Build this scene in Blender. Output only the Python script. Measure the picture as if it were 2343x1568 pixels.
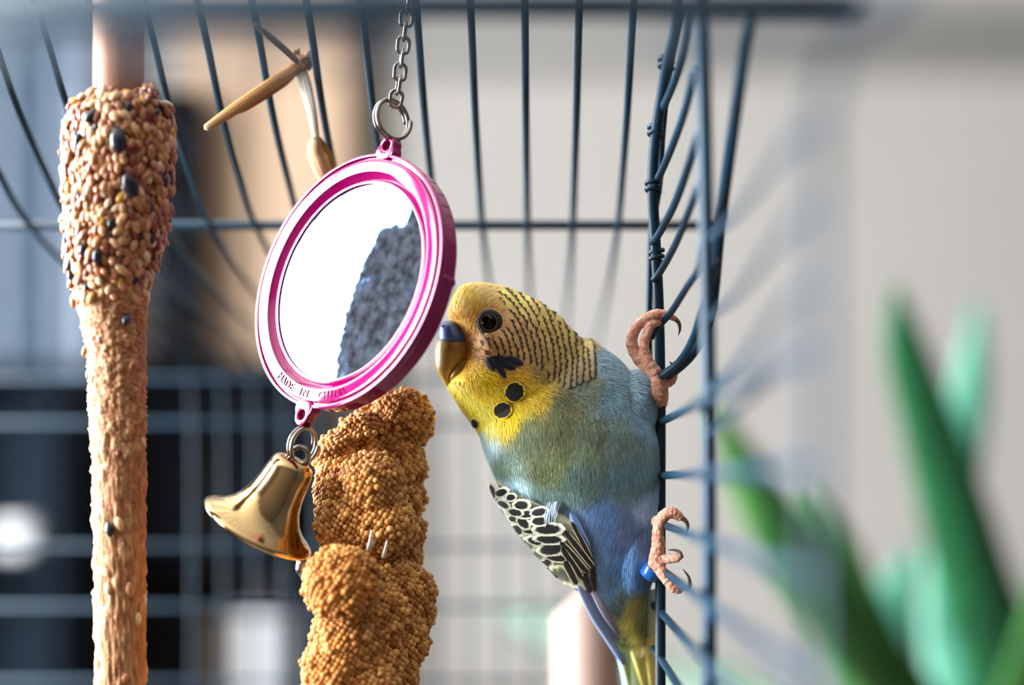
import bpy, math, random
import numpy as np
from mathutils import Vector, Matrix, noise
from mathutils.bvhtree import BVHTree

for _o in list(bpy.data.objects):
    bpy.data.objects.remove(_o)
SC = bpy.context.scene
COL = SC.collection
RND = random.Random(7)

# ------------------------------------------------------------------ camera
W, H = 2343, 1568
F = 3800.0                 # focal length in photograph pixels
VX, VY = 1240.0, 1100.0    # where the lines running away from the camera meet
CZ = 1.30                  # camera height above the floor
cam = bpy.data.cameras.new('camera')
cam.sensor_width = 36.0
cam.lens = F / W * 36.0
cam.shift_x = (W / 2 - VX) / W
cam.shift_y = (VY - H / 2) / W
cam.clip_start = 0.01
cam.clip_end = 30
cam.dof.use_dof = True
cam.dof.focus_distance = 0.376
cam.dof.aperture_fstop = 4.6
cam.dof.aperture_blades = 0
camo = bpy.data.objects.new('camera', cam)
camo.location = (0, 0, CZ)
camo.rotation_euler = (math.pi / 2, 0, 0)
COL.objects.link(camo)
SC.camera = camo

# ------------------------------------------------------------------ world, light, exposure
wd = bpy.data.worlds.new('world'); SC.world = wd; wd.use_nodes = True
bg = wd.node_tree.nodes['Background']
bg.inputs[0].default_value = (0.90, 0.95, 1.0, 1)
bg.inputs[1].default_value = 4.0
SC.view_settings.view_transform = 'Standard'
SC.view_settings.look = 'None'
SC.view_settings.exposure = 0.0
SC.view_settings.gamma = 1.0
SC.view_settings.use_curve_mapping = False
SC.cycles.max_bounces = 8
SC.cycles.diffuse_bounces = 5
SC.cycles.transparent_max_bounces = 12
SC.cycles.caustics_reflective = False
SC.cycles.caustics_refractive = False
SC.cycles.use_denoising = True

ROOM = (-1.75, 2.6, -1.5, 3.35, 0.0, 2.6)     # x0 x1 y0 y1 z0 z1
WIN = (-0.55, 1.55, 0.95, 2.52)                 # window in the left wall: y0 y1 z0 z1
pl = bpy.data.lights.new('window_daylight', 'AREA')
pl.shape = 'RECTANGLE'; pl.size = WIN[1] - WIN[0]; pl.size_y = WIN[3] - WIN[2]
pl.energy = 500.0; pl.color = (0.92, 0.96, 1.0)
plo = bpy.data.objects.new('window_daylight', pl)
plo.location = (ROOM[0] - 0.13, (WIN[0] + WIN[1]) / 2, (WIN[2] + WIN[3]) / 2)
plo.rotation_euler = (0, -math.pi / 2, 0)
pl.size, pl.size_y = WIN[3] - WIN[2], WIN[1] - WIN[0]
COL.objects.link(plo)


# ------------------------------------------------------------------ helpers
def at(px, py, D):
    """point at depth D (metres from the camera) seen at photograph pixel (px, py)"""
    return Vector(((px - VX) / F * D, D, CZ + (VY - py) / F * D))


def pix(v):
    return VX + v[0] / v[1] * F, VY - (v[2] - CZ) / v[1] * F


def lin(c):
    out = []
    for x in c[:3]:
        x = max(0.0, min(1.0, x / 255.0))
        out.append(x / 12.92 if x <= 0.04045 else ((x + 0.055) / 1.055) ** 2.4)
    return tuple(out)


class MB:
    """collects geometry that becomes ONE mesh"""
    def __init__(s):
        s.v, s.f, s.c, s.uv, s.mi = [], [], [], [], []
        s.mat = 0

    def add(s, verts, faces, col=None, cols=None, uvs=None):
        b = len(s.v)
        s.v.extend([tuple(p) for p in verts])
        s.f.extend([tuple(b + i for i in f) for f in faces])
        s.mi.extend([s.mat] * len(faces))
        s.c.extend(cols if cols is not None else [col or (1, 1, 1)] * len(verts))
        s.uv.extend(uvs if uvs is not None else [(0, 0)] * len(verts))

    def mesh(s, name, smooth=True):
        me = bpy.data.meshes.new(name)
        me.from_pydata(s.v, [], s.f)
        at_ = me.color_attributes.new('Col', 'FLOAT_COLOR', 'POINT')
        a = np.ones((len(s.v), 4), dtype=np.float32)
        a[:, :3] = np.array(s.c, dtype=np.float32).reshape(-1, 3)
        at_.data.foreach_set('color', a.ravel())
        ul = me.uv_layers.new(name='UVMap')
        li = np.empty(len(me.loops), dtype=np.int32)
        me.loops.foreach_get('vertex_index', li)
        ul.data.foreach_set('uv', np.array(s.uv, dtype=np.float32)[li].ravel())
        me.polygons.foreach_set('material_index', np.array(s.mi, dtype=np.int32))
        if smooth:
            me.polygons.foreach_set('use_smooth', np.ones(len(me.polygons), dtype=bool))
        me.update()
        return me

    def build(s, name, mats, parent=None, smooth=True):
        me = s.mesh(name, smooth)
        for m in (mats if isinstance(mats, (list, tuple)) else [mats]):
            me.materials.append(m)
        return put(bpy.data.objects.new(name, me), parent)


def put(o, parent=None):
    COL.objects.link(o)
    if parent is not None:
        o.parent = parent
        o.matrix_parent_inverse = world_of(parent).inverted()
    return o


def world_of(o):
    m = o.matrix_basis.copy()
    if o.parent is not None:
        m = world_of(o.parent) @ o.matrix_parent_inverse @ m
    return m


def tag(o, label=None, cat=None, group=None, kind=None):
    if label: o['label'] = label
    if cat: o['category'] = cat
    if group: o['group'] = group
    if kind: o['kind'] = kind
    return o


def thing(name, label, cat, loc, group=None):
    o = bpy.data.objects.new(name, None)
    o.empty_display_size = 0.01
    o.location = loc
    COL.objects.link(o)
    return tag(o, label, cat, group)


def box(mb, x0, x1, y0, y1, z0, z1, col=None, bev=0.0):
    if bev <= 0:
        v = [(x, y, z) for z in (z0, z1) for y in (y0, y1) for x in (x0, x1)]
        f = [(0, 2, 3, 1), (4, 5, 7, 6), (0, 1, 5, 4), (2, 6, 7, 3), (0, 4, 6, 2), (1, 3, 7, 5)]
        mb.add(v, f, col)
        return
    # chamfered box: octagonal outline, bevelled top and bottom
    def ring(z, i):
        b = bev
        return [(x0 + i + b, y0 + i, z), (x1 - i - b, y0 + i, z), (x1 - i, y0 + i + b, z), (x1 - i, y1 - i - b, z),
                (x1 - i - b, y1 - i, z), (x0 + i + b, y1 - i, z), (x0 + i, y1 - i - b, z), (x0 + i, y0 + i + b, z)]
    rs = [ring(z0, bev * .6), ring(z0 + bev, 0), ring(z1 - bev, 0), ring(z1, bev * .6)]
    v = [p for r in rs for p in r]
    f = [tuple(range(7, -1, -1)), tuple(range(24, 32))]
    for k in range(3):
        for i in range(8):
            j = (i + 1) % 8
            f.append((k * 8 + i, k * 8 + j, k * 8 + 8 + j, k * 8 + 8 + i))
    mb.add(v, f, col)


def smooth_path(pts, n):
    """Catmull-Rom through tuples of any width"""
    P = np.array([tuple(p) for p in pts], dtype=float)
    if len(P) < 3:
        t = np.linspace(0, 1, n)[:, None]
        return P[0] * (1 - t) + P[-1] * t
    Q = np.vstack([2 * P[0] - P[1], P, 2 * P[-1] - P[-2]])
    out = []
    m = len(P) - 1
    for t in np.linspace(0, m - 1e-9, n):
        i = int(t); u = t - i
        p0, p1, p2, p3 = Q[i], Q[i + 1], Q[i + 2], Q[i + 3]
        out.append(.5 * ((2 * p1) + (-p0 + p2) * u + (2 * p0 - 5 * p1 + 4 * p2 - p3) * u * u + (-p0 + 3 * p1 - 3 * p2 + p3) * u ** 3))
    return np.array(out)


def tube(mb, pts, rad, seg=10, col=None, closed=False, cap=True, flat=1.0, cols=None, up=None):
    P = [Vector(p) for p in pts]
    n = len(P)
    R = rad if hasattr(rad, '__len__') else [rad] * n
    tang = []
    for i in range(n):
        a = P[(i - 1) % n] if (closed or i > 0) else P[0]
        b = P[(i + 1) % n] if (closed or i < n - 1) else P[-1]
        t = (b - a)
        tang.append(t.normalized() if t.length > 1e-12 else Vector((0, 0, 1)))
    u = Vector(up) if up is not None else Vector((0, 1, 0))
    if abs(u.dot(tang[0])) > .95: u = Vector((1, 0, 0))
    u = (u - tang[0] * u.dot(tang[0])).normalized()
    verts, faces, cc = [], [], []
    for i in range(n):
        t = tang[i]
        u = (u - t * u.dot(t)).normalized()
        w = t.cross(u)
        for k in range(seg):
            a = 2 * math.pi * k / seg
            verts.append(P[i] + u * (math.cos(a) * R[i] * flat) + w * (math.sin(a) * R[i]))
            if cols is not None: cc.append(cols[i])
    m = n if closed else n - 1
    for i in range(m):
        j = (i + 1) % n
        for k in range(seg):
            l = (k + 1) % seg
            faces.append((i * seg + k, i * seg + l, j * seg + l, j * seg + k))
    if cap and not closed:
        for i, s in ((0, -1), (n - 1, 1)):
            verts.append(P[i] + tang[i] * (s * R[i] * .7))
            if cols is not None: cc.append(cols[i])
            c = len(verts) - 1
            for k in range(seg):
                l = (k + 1) % seg
                faces.append((i * seg + l, i * seg + k, c) if s < 0 else (i * seg + k, i * seg + l, c))
    uv = [(k / seg, i / max(1, n - 1)) for i in range(n) for k in range(seg)]
    uv += [(0, 0)] * (len(verts) - len(uv))
    mb.add(verts, faces, col, cols=cc if cols is not None else None, uvs=uv)


def wire(pts, r, mat_, parent, name='wire', seg=8, n=None):
    """pts: (px, py, D) list"""
    q = [at(*p) for p in pts]
    if n: q = [Vector(x) for x in smooth_path(q, n)]
    mb = MB(); tube(mb, q, r, seg)
    return mb.build(name, mat_, parent)


def loft(mb, rows, D0, nrow=40, seg=32, col=None, power=2.0):
    """rows (py, xL, xR, half depth px, depth shift px); closed elliptical sections at nominal depth D0"""
    R = smooth_path(rows, nrow)
    s = D0 / F
    verts, faces = [], []
    for (y, a, b, h, dc) in R:
        cx, hw = (a + b) / 2, max(.5, (b - a) / 2)
        for k in range(seg):
            t = 2 * math.pi * k / seg
            c, sn = math.cos(t), math.sin(t)
            c = math.copysign(abs(c) ** (2 / power), c); sn = math.copysign(abs(sn) ** (2 / power), sn)
            yy = D0 + (dc + max(.5, h) * sn) * s
            verts.append(((cx + hw * c - VX) * s, yy, CZ + (VY - y) * s))
    n = len(R)
    for i in range(n - 1):
        for k in range(seg):
            l = (k + 1) % seg
            faces.append((i * seg + l, i * seg + k, (i + 1) * seg + k, (i + 1) * seg + l))
    faces.append(tuple(range(seg)))
    faces.append(tuple(range(n * seg - 1, (n - 1) * seg - 1, -1)))
    mb.add(verts, faces, col)


_ICO = {}
def ico(sub):
    if sub not in _ICO:
        t = (1 + 5 ** .5) / 2
        v = [Vector(p).normalized() for p in ((-1, t, 0), (1, t, 0), (-1, -t, 0), (1, -t, 0), (0, -1, t), (0, 1, t), (0, -1, -t), (0, 1, -t), (t, 0, -1), (t, 0, 1), (-t, 0, -1), (-t, 0, 1))]
        f = [(0, 11, 5), (0, 5, 1), (0, 1, 7), (0, 7, 10), (0, 10, 11), (1, 5, 9), (5, 11, 4), (11, 10, 2), (10, 7, 6), (7, 1, 8), (3, 9, 4), (3, 4, 2), (3, 2, 6), (3, 6, 8), (3, 8, 9), (4, 9, 5), (2, 4, 11), (6, 2, 10), (8, 6, 7), (9, 8, 1)]
        for _ in range(sub):
            mid, nf = {}, []
            def m(a, b):
                k = (min(a, b), max(a, b))
                if k not in mid:
                    mid[k] = len(v); v.append(((v[a] + v[b]) / 2).normalized())
                return mid[k]
            for a, b, c in f:
                x, y, z = m(a, b), m(b, c), m(c, a)
                nf += [(a, x, z), (b, y, x), (c, z, y), (x, y, z)]
            f = nf
        _ICO[sub] = (v, f)
    return _ICO[sub]


def blob(mb, c, r, sub=2, M=None, col=None, rough=0.0, freq=1.0):
    v, f = ico(sub)
    c = Vector(c)
    r = Vector(r) if hasattr(r, '__len__') else Vector((r, r, r))
    out = []
    for p in v:
        q = Vector((p.x * r.x, p.y * r.y, p.z * r.z))
        if rough: q *= 1 + rough * noise.noise(p * freq + c * 900)
        if M is not None: q = M @ q
        out.append(c + q)
    mb.add(out, f, col)


def lathe(mb, profile, frame, seg=64, col=None, closed_axis=False):
    """profile (radius, height) along the frame's normal; frame = (centre, r, w, n)"""
    C, r, w, n = frame
    verts, faces = [], []
    for (p, h) in profile:
        for k in range(seg):
            a = 2 * math.pi * k / seg
            verts.append(C + r * (p * math.cos(a)) + w * (p * math.sin(a)) + n * h)
    for i in range(len(profile) - 1):
        for k in range(seg):
            l = (k + 1) % seg
            faces.append((i * seg + k, i * seg + l, (i + 1) * seg + l, (i + 1) * seg + k))
    mb.add(verts, faces, col)


def remesh(mb, voxel, smooth=6):
    """union of everything in mb as one continuous skin"""
    me = mb.mesh('tmp')
    o = bpy.data.objects.new('tmp', me)
    COL.objects.link(o)
    m = o.modifiers.new('r', 'REMESH'); m.mode = 'VOXEL'; m.voxel_size = voxel; m.use_smooth_shade = True
    if smooth:
        k = o.modifiers.new('s', 'SMOOTH'); k.iterations = smooth; k.factor = .5
    dg = bpy.context.evaluated_depsgraph_get()
    out = bpy.data.meshes.new_from_object(o.evaluated_get(dg))
    bpy.data.objects.remove(o); bpy.data.meshes.remove(me)
    for nm in [a.name for a in out.color_attributes]:
        out.color_attributes.remove(out.color_attributes[nm])
    return out


def paint(me, fn):
    n = len(me.vertices)
    co = np.empty(n * 3, dtype=np.float32); me.vertices.foreach_get('co', co)
    co = co.reshape(-1, 3)
    a = np.ones((n, 4), dtype=np.float32)
    a[:, :3] = fn(co)
    me.color_attributes.new('Col', 'FLOAT_COLOR', 'POINT').data.foreach_set('color', a.ravel())


# ------------------------------------------------------------------ materials
def mat(name, col, rough=.5, metal=0.0, spec=.5, var=0.0, vscale=20.0, bump=0.0, bscale=200.0, attr=False, coat=0.0,
        sss=0.0, rand=0.0, uv=False, trans=0.0, stretch=None, vcol=None, ior=None):
    m = bpy.data.materials.new(name); m.use_nodes = True
    nt = m.node_tree; N = nt.nodes; L = nt.links
    p = N['Principled BSDF']
    c = lin(col)
    p.inputs['Base Color'].default_value = (*c, 1)
    p.inputs['Roughness'].default_value = rough
    p.inputs['Metallic'].default_value = metal
    p.inputs['Specular IOR Level'].default_value = spec
    if ior: p.inputs['IOR'].default_value = ior
    if coat:
        p.inputs['Coat Weight'].default_value = coat; p.inputs['Coat Roughness'].default_value = .08
    if sss:
        p.inputs['Subsurface Weight'].default_value = sss
        p.inputs['Subsurface Radius'].default_value = (.002, .0012, .0008)
        p.inputs['Subsurface Scale'].default_value = 1.0
    src = None
    if attr:
        a = N.new('ShaderNodeAttribute'); a.attribute_name = 'Col'; src = a.outputs['Color']
    tc = N.new('ShaderNodeTexCoord')
    vec = tc.outputs['UV' if uv else 'Object']
    if stretch:
        mp = N.new('ShaderNodeMapping'); mp.inputs['Scale'].default_value = stretch
        L.new(vec, mp.inputs['Vector']); vec = mp.outputs['Vector']
    if var:
        nz = N.new('ShaderNodeTexNoise'); nz.inputs['Scale'].default_value = vscale; nz.inputs['Detail'].default_value = 5
        L.new(vec, nz.inputs['Vector'])
        mx = N.new('ShaderNodeMix'); mx.data_type = 'RGBA'
        rp = N.new('ShaderNodeMapRange'); rp.inputs['From Min'].default_value = .3; rp.inputs['From Max'].default_value = .7
        L.new(nz.outputs['Fac'], rp.inputs['Value']); L.new(rp.outputs['Result'], mx.inputs['Factor'])
        if src is not None:
            hs = N.new('ShaderNodeHueSaturation'); hs.inputs['Value'].default_value = 1 - var
            L.new(src, hs.inputs['Color']); L.new(hs.outputs['Color'], mx.inputs['A']); L.new(src, mx.inputs['B'])
        else:
            d = lin(vcol) if vcol else tuple(x * (1 - var) for x in c)
            mx.inputs['A'].default_value = (*d, 1); mx.inputs['B'].default_value = (*c, 1)
        src = mx.outputs['Result']
    if rand:
        oi = N.new('ShaderNodeObjectInfo')
        mr = N.new('ShaderNodeMapRange'); mr.inputs['To Min'].default_value = 1 - rand; mr.inputs['To Max'].default_value = 1 + rand * .6
        L.new(oi.outputs['Random'], mr.inputs['Value'])
        hs = N.new('ShaderNodeHueSaturation')
        if src is not None: L.new(src, hs.inputs['Color'])
        else: hs.inputs['Color'].default_value = (*c, 1)
        L.new(mr.outputs['Result'], hs.inputs['Value']); src = hs.outputs['Color']
    if src is not None:
        L.new(src, p.inputs['Base Color'])
    if bump:
        nb = N.new('ShaderNodeTexNoise'); nb.inputs['Scale'].default_value = bscale; nb.inputs['Detail'].default_value = 6
        L.new(vec, nb.inputs['Vector'])
        b = N.new('ShaderNodeBump'); b.inputs['Strength'].default_value = bump; b.inputs['Distance'].default_value = .001
        L.new(nb.outputs['Fac'], b.inputs['Height']); L.new(b.outputs['Normal'], p.inputs['Normal'])
    if trans:
        tr = N.new('ShaderNodeBsdfTranslucent')
        if src is not None: L.new(src, tr.inputs['Color'])
        else: tr.inputs['Color'].default_value = (*c, 1)
        ms = N.new('ShaderNodeMixShader'); ms.inputs[0].default_value = trans
        L.new(p.outputs[0], ms.inputs[1]); L.new(tr.outputs[0], ms.inputs[2])
        L.new(ms.outputs[0], N['Material Output'].inputs['Surface'])
    return m


M = {}
M['wall'] = mat('painted_wall', (148, 144, 139), .9, var=.05, vscale=3, bump=.1, bscale=150)
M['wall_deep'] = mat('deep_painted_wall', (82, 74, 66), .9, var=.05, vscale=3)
M['ceiling'] = mat('ceiling_paint', (222, 220, 216), .9, var=.03, vscale=3)
M['floor'] = mat('wood_floor', (112, 98, 86), .5, var=.3, vscale=8, stretch=(1, 12, 1))
M['white_frame'] = mat('window_paint', (235, 235, 235), .4, var=.03)
M['wire'] = mat('teal_coated_wire', (8, 48, 68), .46, spec=.25, var=.35, vscale=70, vcol=(4, 28, 44))
M['steel'] = mat('nickel_steel', (150, 142, 136), .22, metal=1.0, var=.15, vscale=400)
M['bell'] = mat('bell_nickel', (184, 154, 108), .12, metal=1.0, var=.08, vscale=150, bump=.03, bscale=900)  # brassy tint stands in for golden reflections on the nickel
M['pink'] = mat('magenta_plastic', (138, 0, 84), .11, spec=.5, var=.06, vscale=60)
M['dowel'] = mat('dowel_wood', (156, 110, 80), .6, var=.22, vscale=90, stretch=(1, 1, .08), bump=.25, bscale=220)
M['perch_wood'] = mat('pale_perch_wood', (156, 132, 120), .65, var=.2, vscale=90, stretch=(1, 1, .08), bump=.2, bscale=220)
M['dough'] = mat('seed_dough', (206, 150, 92), .55, attr=True, var=.22, vscale=500, bump=.5, bscale=1600)
M['millet'] = mat('millet_grain', (194, 128, 62), .55, spec=.25, rand=.3, var=.15, vscale=700, sss=.0)
M['millet_stuff'] = mat('millet_grain_mass', (206, 142, 70), .55, spec=.25, attr=True)
M['core'] = mat('millet_core', (120, 72, 30), .8, var=.3, vscale=300)
M['straw'] = mat('dry_straw', (214, 168, 100), .55, attr=True, var=.5, vscale=1.0, stretch=(16, 1.6, 1), bump=1.0, bscale=1.6, uv=True)
M['plumage'] = mat('plumage', (120, 140, 150), .75, spec=.25, attr=True, var=.18, vscale=420)
M['strand'] = mat('plumage_strands', (120, 140, 150), .6, spec=.3, attr=True)
M['eye'] = mat('eye_black', (4, 4, 5), .03, spec=.16, var=.1)
M['iris'] = mat('iris_ring', (120, 105, 80), .3, var=.1, vscale=900)
M['lid'] = mat('eyelid_skin', (50, 40, 34), .6, var=.3, vscale=1200, bump=.6, bscale=2500)
M['cere'] = mat('blue_cere', (70, 108, 160), .3, spec=.5, var=.35, vscale=320, bump=.15, bscale=900, vcol=(56, 86, 140))
M['nostril'] = mat('nostril_dark', (18, 18, 26), .6, var=.1)
M['beak'] = mat('olive_beak', (176, 140, 58), .34, spec=.5, var=.35, vscale=260, bump=.1, bscale=700, vcol=(128, 98, 40))
M['foot'] = mat('pink_foot_skin', (226, 176, 152), .5, var=.3, vscale=650, bump=.9, bscale=1300, sss=.25, vcol=(192, 124, 98))
M['claw'] = mat('dark_claw', (70, 52, 46), .3, attr=True, var=.1)
M['band'] = mat('blue_leg_ring', (24, 92, 170), .25, spec=.6, var=.15, vscale=300)
M['black_feather'] = mat('black_feather', (18, 20, 36), .6, spec=.3, var=.4, vscale=700)
M['shelf_wood'] = mat('dark_shelf_wood', (16, 20, 27), .9, spec=.1, var=.3, vscale=20, stretch=(8, 1, 1))
M['wardrobe'] = mat('tan_wardrobe_wood', (176, 150, 126), .8, spec=.2, var=.12, vscale=12, stretch=(6, 6, .5))
M['black_box'] = mat('black_cabinet', (9, 9, 11), .9, spec=.1, var=.3, vscale=30)
M['curtain'] = mat('pale_curtain_cloth', (206, 212, 226), .9, var=.5, vscale=5, vcol=(92, 128, 152), stretch=(3.2, 0, .02), trans=.25)
M['slate'] = mat('slate_cabinet', (24, 34, 44), .9, spec=.1, var=.2, vscale=30)
M['mug'] = mat('white_glaze', (245, 245, 245), .15, var=.03)
M['pot'] = mat('terracotta_pot', (170, 96, 66), .7, var=.25, vscale=60)
M['soil'] = mat('soil', (48, 34, 24), .95, var=.4, vscale=200, bump=.8)
M['book_paper'] = mat('book_pages', (225, 218, 200), .9, var=.1, vscale=200)


def leaf_mat(name, a, b):
    return mat(name, a, .45, spec=.4, var=.35, vscale=9, vcol=b, stretch=(6, 6, .6), trans=.22)
M['leaf_a'] = leaf_mat('leaf_green', (60, 112, 46), (30, 76, 38))
M['leaf_b'] = leaf_mat('leaf_deep_green', (32, 98, 58), (24, 70, 42))
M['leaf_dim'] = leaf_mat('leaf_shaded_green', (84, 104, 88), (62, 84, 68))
M['leaf_c'] = leaf_mat('leaf_blue_green', (76, 142, 118), (52, 112, 90))


def mirror_mat():
    m = mat('mirror_glass', (120, 160, 215), .02, metal=1.0)  # blue base tint puts the flare's cool cast into the reflection
    nt = m.node_tree; N = nt.nodes; L = nt.links
    du = N.new('ShaderNodeBsdfDiffuse'); du.inputs[0].default_value = (.62, .78, 1, 1)     # pale blue layer imitating hazy flare washed over the reflection
    ms = N.new('ShaderNodeMixShader')
    L.new(N['Principled BSDF'].outputs[0], ms.inputs[1]); L.new(du.outputs[0], ms.inputs[2]); L.new(ms.outputs[0], N['Material Output'].inputs['Surface'])
    n2 = N.new('ShaderNodeTexNoise'); n2.inputs['Scale'].default_value = 420; n2.inputs['Detail'].default_value = 6
    m2 = N.new('ShaderNodeMapRange'); m2.inputs['From Min'].default_value = .35; m2.inputs['From Max'].default_value = .7
    m2.inputs['To Min'].default_value = .012; m2.inputs['To Max'].default_value = .065
    L.new(n2.outputs['Fac'], m2.inputs['Value']); L.new(m2.outputs['Result'], ms.inputs[0])
    tc = N.new('ShaderNodeTexCoord')
    nz = N.new('ShaderNodeTexNoise'); nz.inputs['Scale'].default_value = 260; nz.inputs['Detail'].default_value = 8
    L.new(tc.outputs['Object'], nz.inputs['Vector']); L.new(tc.outputs['Object'], n2.inputs['Vector'])
    mr = N.new('ShaderNodeMapRange'); mr.inputs['From Min'].default_value = .52; mr.inputs['From Max'].default_value = .8
    mr.inputs['To Min'].default_value = .015; mr.inputs['To Max'].default_value = .12
    L.new(nz.outputs['Fac'], mr.inputs['Value']); L.new(mr.outputs['Result'], N['Principled BSDF'].inputs['Roughness'])
    return m
M['mirror'] = mirror_mat()


def glass_mat():
    m = bpy.data.materials.new('window_glass'); m.use_nodes = True
    nt = m.node_tree; N = nt.nodes; L = nt.links
    N.remove(N['Principled BSDF'])
    t = N.new('ShaderNodeBsdfTransparent'); g = N.new('ShaderNodeBsdfGlossy'); g.inputs['Roughness'].default_value = .02
    x = N.new('ShaderNodeMixShader'); x.inputs[0].default_value = .03
    L.new(t.outputs[0], x.inputs[1]); L.new(g.outputs[0], x.inputs[2])
    L.new(x.outputs[0], N['Material Output'].inputs['Surface'])
    return m
M['glass'] = glass_mat()


def feather_mat(name, edge, dark, a, b, soft, cx=.5, cy=.5, attr=False):
    """pale feather with a dark oval of half-sizes a, b (in feather widths / lengths) in its vane"""
    m = mat(name, edge, .65, spec=.3)
    nt = m.node_tree; N = nt.nodes; L = nt.links
    p = N['Principled BSDF']
    uv = N.new('ShaderNodeUVMap')
    sp = N.new('ShaderNodeSeparateXYZ'); L.new(uv.outputs[0], sp.inputs[0])
    nz = N.new('ShaderNodeTexNoise'); nz.inputs['Scale'].default_value = 14; nz.inputs['Detail'].default_value = 4
    tc = N.new('ShaderNodeTexCoord'); mp = N.new('ShaderNodeMapping'); mp.inputs['Scale'].default_value = (90, 90, 90)
    L.new(tc.outputs['Object'], mp.inputs[0]); L.new(mp.outputs[0], nz.inputs['Vector'])
    def math_(op, x, y=None):
        k = N.new('ShaderNodeMath'); k.operation = op
        for i, q in enumerate((x, y)):
            if q is None: continue
            if isinstance(q, (int, float)): k.inputs[i].default_value = q
            else: L.new(q, k.inputs[i])
        return k.outputs[0]
    dx = math_('DIVIDE', math_('SUBTRACT', sp.outputs[0], cx), a)
    dy = math_('DIVIDE', math_('SUBTRACT', sp.outputs[1], cy), b)
    d = math_('SQRT', math_('ADD', math_('MULTIPLY', dx, dx), math_('MULTIPLY', dy, dy)))
    d = math_('ADD', d, math_('MULTIPLY', math_('SUBTRACT', nz.outputs['Fac'], .5), .5))
    mr = N.new('ShaderNodeMapRange'); mr.interpolation_type = 'SMOOTHSTEP'
    mr.inputs['From Min'].default_value = 1 - soft; mr.inputs['From Max'].default_value = 1 + soft
    L.new(d, mr.inputs['Value'])
    mx = N.new('ShaderNodeMix'); mx.data_type = 'RGBA'
    mx.inputs['A'].default_value = (*lin(dark), 1); mx.inputs['B'].default_value = (*lin(edge), 1)
    if attr:
        ca = N.new('ShaderNodeAttribute'); ca.attribute_name = 'Col'; L.new(ca.outputs['Color'], mx.inputs['B'])
    L.new(mr.outputs['Result'], mx.inputs['Factor'])
    L.new(mx.outputs['Result'], p.inputs['Base Color'])
    wv = N.new('ShaderNodeTexWave'); wv.inputs['Scale'].default_value = 9; wv.inputs['Distortion'].default_value = 2
    L.new(uv.outputs[0], wv.inputs['Vector'])
    bp = N.new('ShaderNodeBump'); bp.inputs['Strength'].default_value = .25; bp.inputs['Distance'].default_value = .0004
    L.new(wv.outputs['Fac'], bp.inputs['Height']); L.new(bp.outputs[0], p.inputs['Normal'])
    return m
M['covert'] = feather_mat('wing_covert', (232, 236, 214), (20, 22, 22), .34, .36, .16)
M['covert_grey'] = feather_mat('wing_covert_pale', (222, 226, 176), (92, 100, 86), .34, .36, .3)
M['flight'] = feather_mat('flight_feather', (206, 192, 150), (22, 26, 28), .36, .9, .1, cy=.35)
M['primary'] = feather_mat('primary_feather', (120, 104, 116), (34, 28, 40), .38, .9, .3, cy=.4)
M['blue_feather'] = feather_mat('blue_feather', (170, 186, 220), (86, 116, 176), .3, .9, .4, cx=.35)
M['scale'] = feather_mat('barred_head_feather', (212, 178, 104), (66, 56, 34), 3.0, .15, .55, cy=.9, attr=True)
M['throat'] = feather_mat('spot_feather', (240, 208, 30), (22, 18, 20), .45, .45, .06, cy=.5)


# ------------------------------------------------------------------ the setting
def setting():
    x0, x1, y0, y1, z0, z1 = ROOM
    t = .12
    def S(name, m, *b):
        mb = MB(); box(mb, *b); o = mb.build(name, m, None, smooth=False); tag(o, kind='structure'); return o
    S('floor', M['floor'], x0 - t, x1 + t, y0 - t, y1 + t, -t, 0)
    S('ceiling', M['ceiling'], x0 - t, x1 + t, y0 - t, y1 + t, z1, z1 + t)
    S('wall_back', M['wall'], x0 - t, x1 + t, y1, y1 + t, 0, z1)
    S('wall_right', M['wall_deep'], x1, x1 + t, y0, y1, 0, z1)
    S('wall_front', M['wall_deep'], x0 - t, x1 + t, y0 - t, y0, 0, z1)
    mb = MB(); a, b, c, d = WIN
    box(mb, x0 - t, x0, y0, a, 0, z1); box(mb, x0 - t, x0, b, y1, 0, z1)
    box(mb, x0 - t, x0, a, b, 0, c); box(mb, x0 - t, x0, a, b, d, z1)
    tag(mb.build('wall_left', M['wall'], None, smooth=False), kind='structure')
    mb = MB(); k = .05
    xa, xb = x0 - t * .7, x0 - t * .3
    box(mb, xa, xb, a, a + k, c, d); box(mb, xa, xb, b - k, b, c, d)
    box(mb, xa, xb, a + k, b - k, c, c + k); box(mb, xa, xb, a + k, b - k, d - k, d)
    w = mb.build('window_1', M['white_frame'], None, smooth=False); tag(w, kind='structure')
    mb = MB(); box(mb, x0 - t * .52, x0 - t * .48, a + k, b - k, c + k, d - k)
    mb.build('pane', M['glass'], w, smooth=False)
    mb = MB(); box(mb, x0 - .01, x0 + .1, a - .04, b + .04, c - .03, c, bev=.006)
    mb.build('sill', M['white_frame'], w, smooth=False)
setting()


# ------------------------------------------------------------------ background furniture
def px_box(mb, xa, xb, ya, yb, D, depth, bev=0.0):
    p, q = at(xa, yb, D), at(xb, ya, D)
    box(mb, p.x, q.x, D, D + depth, p.z, q.z, bev=bev)


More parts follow.
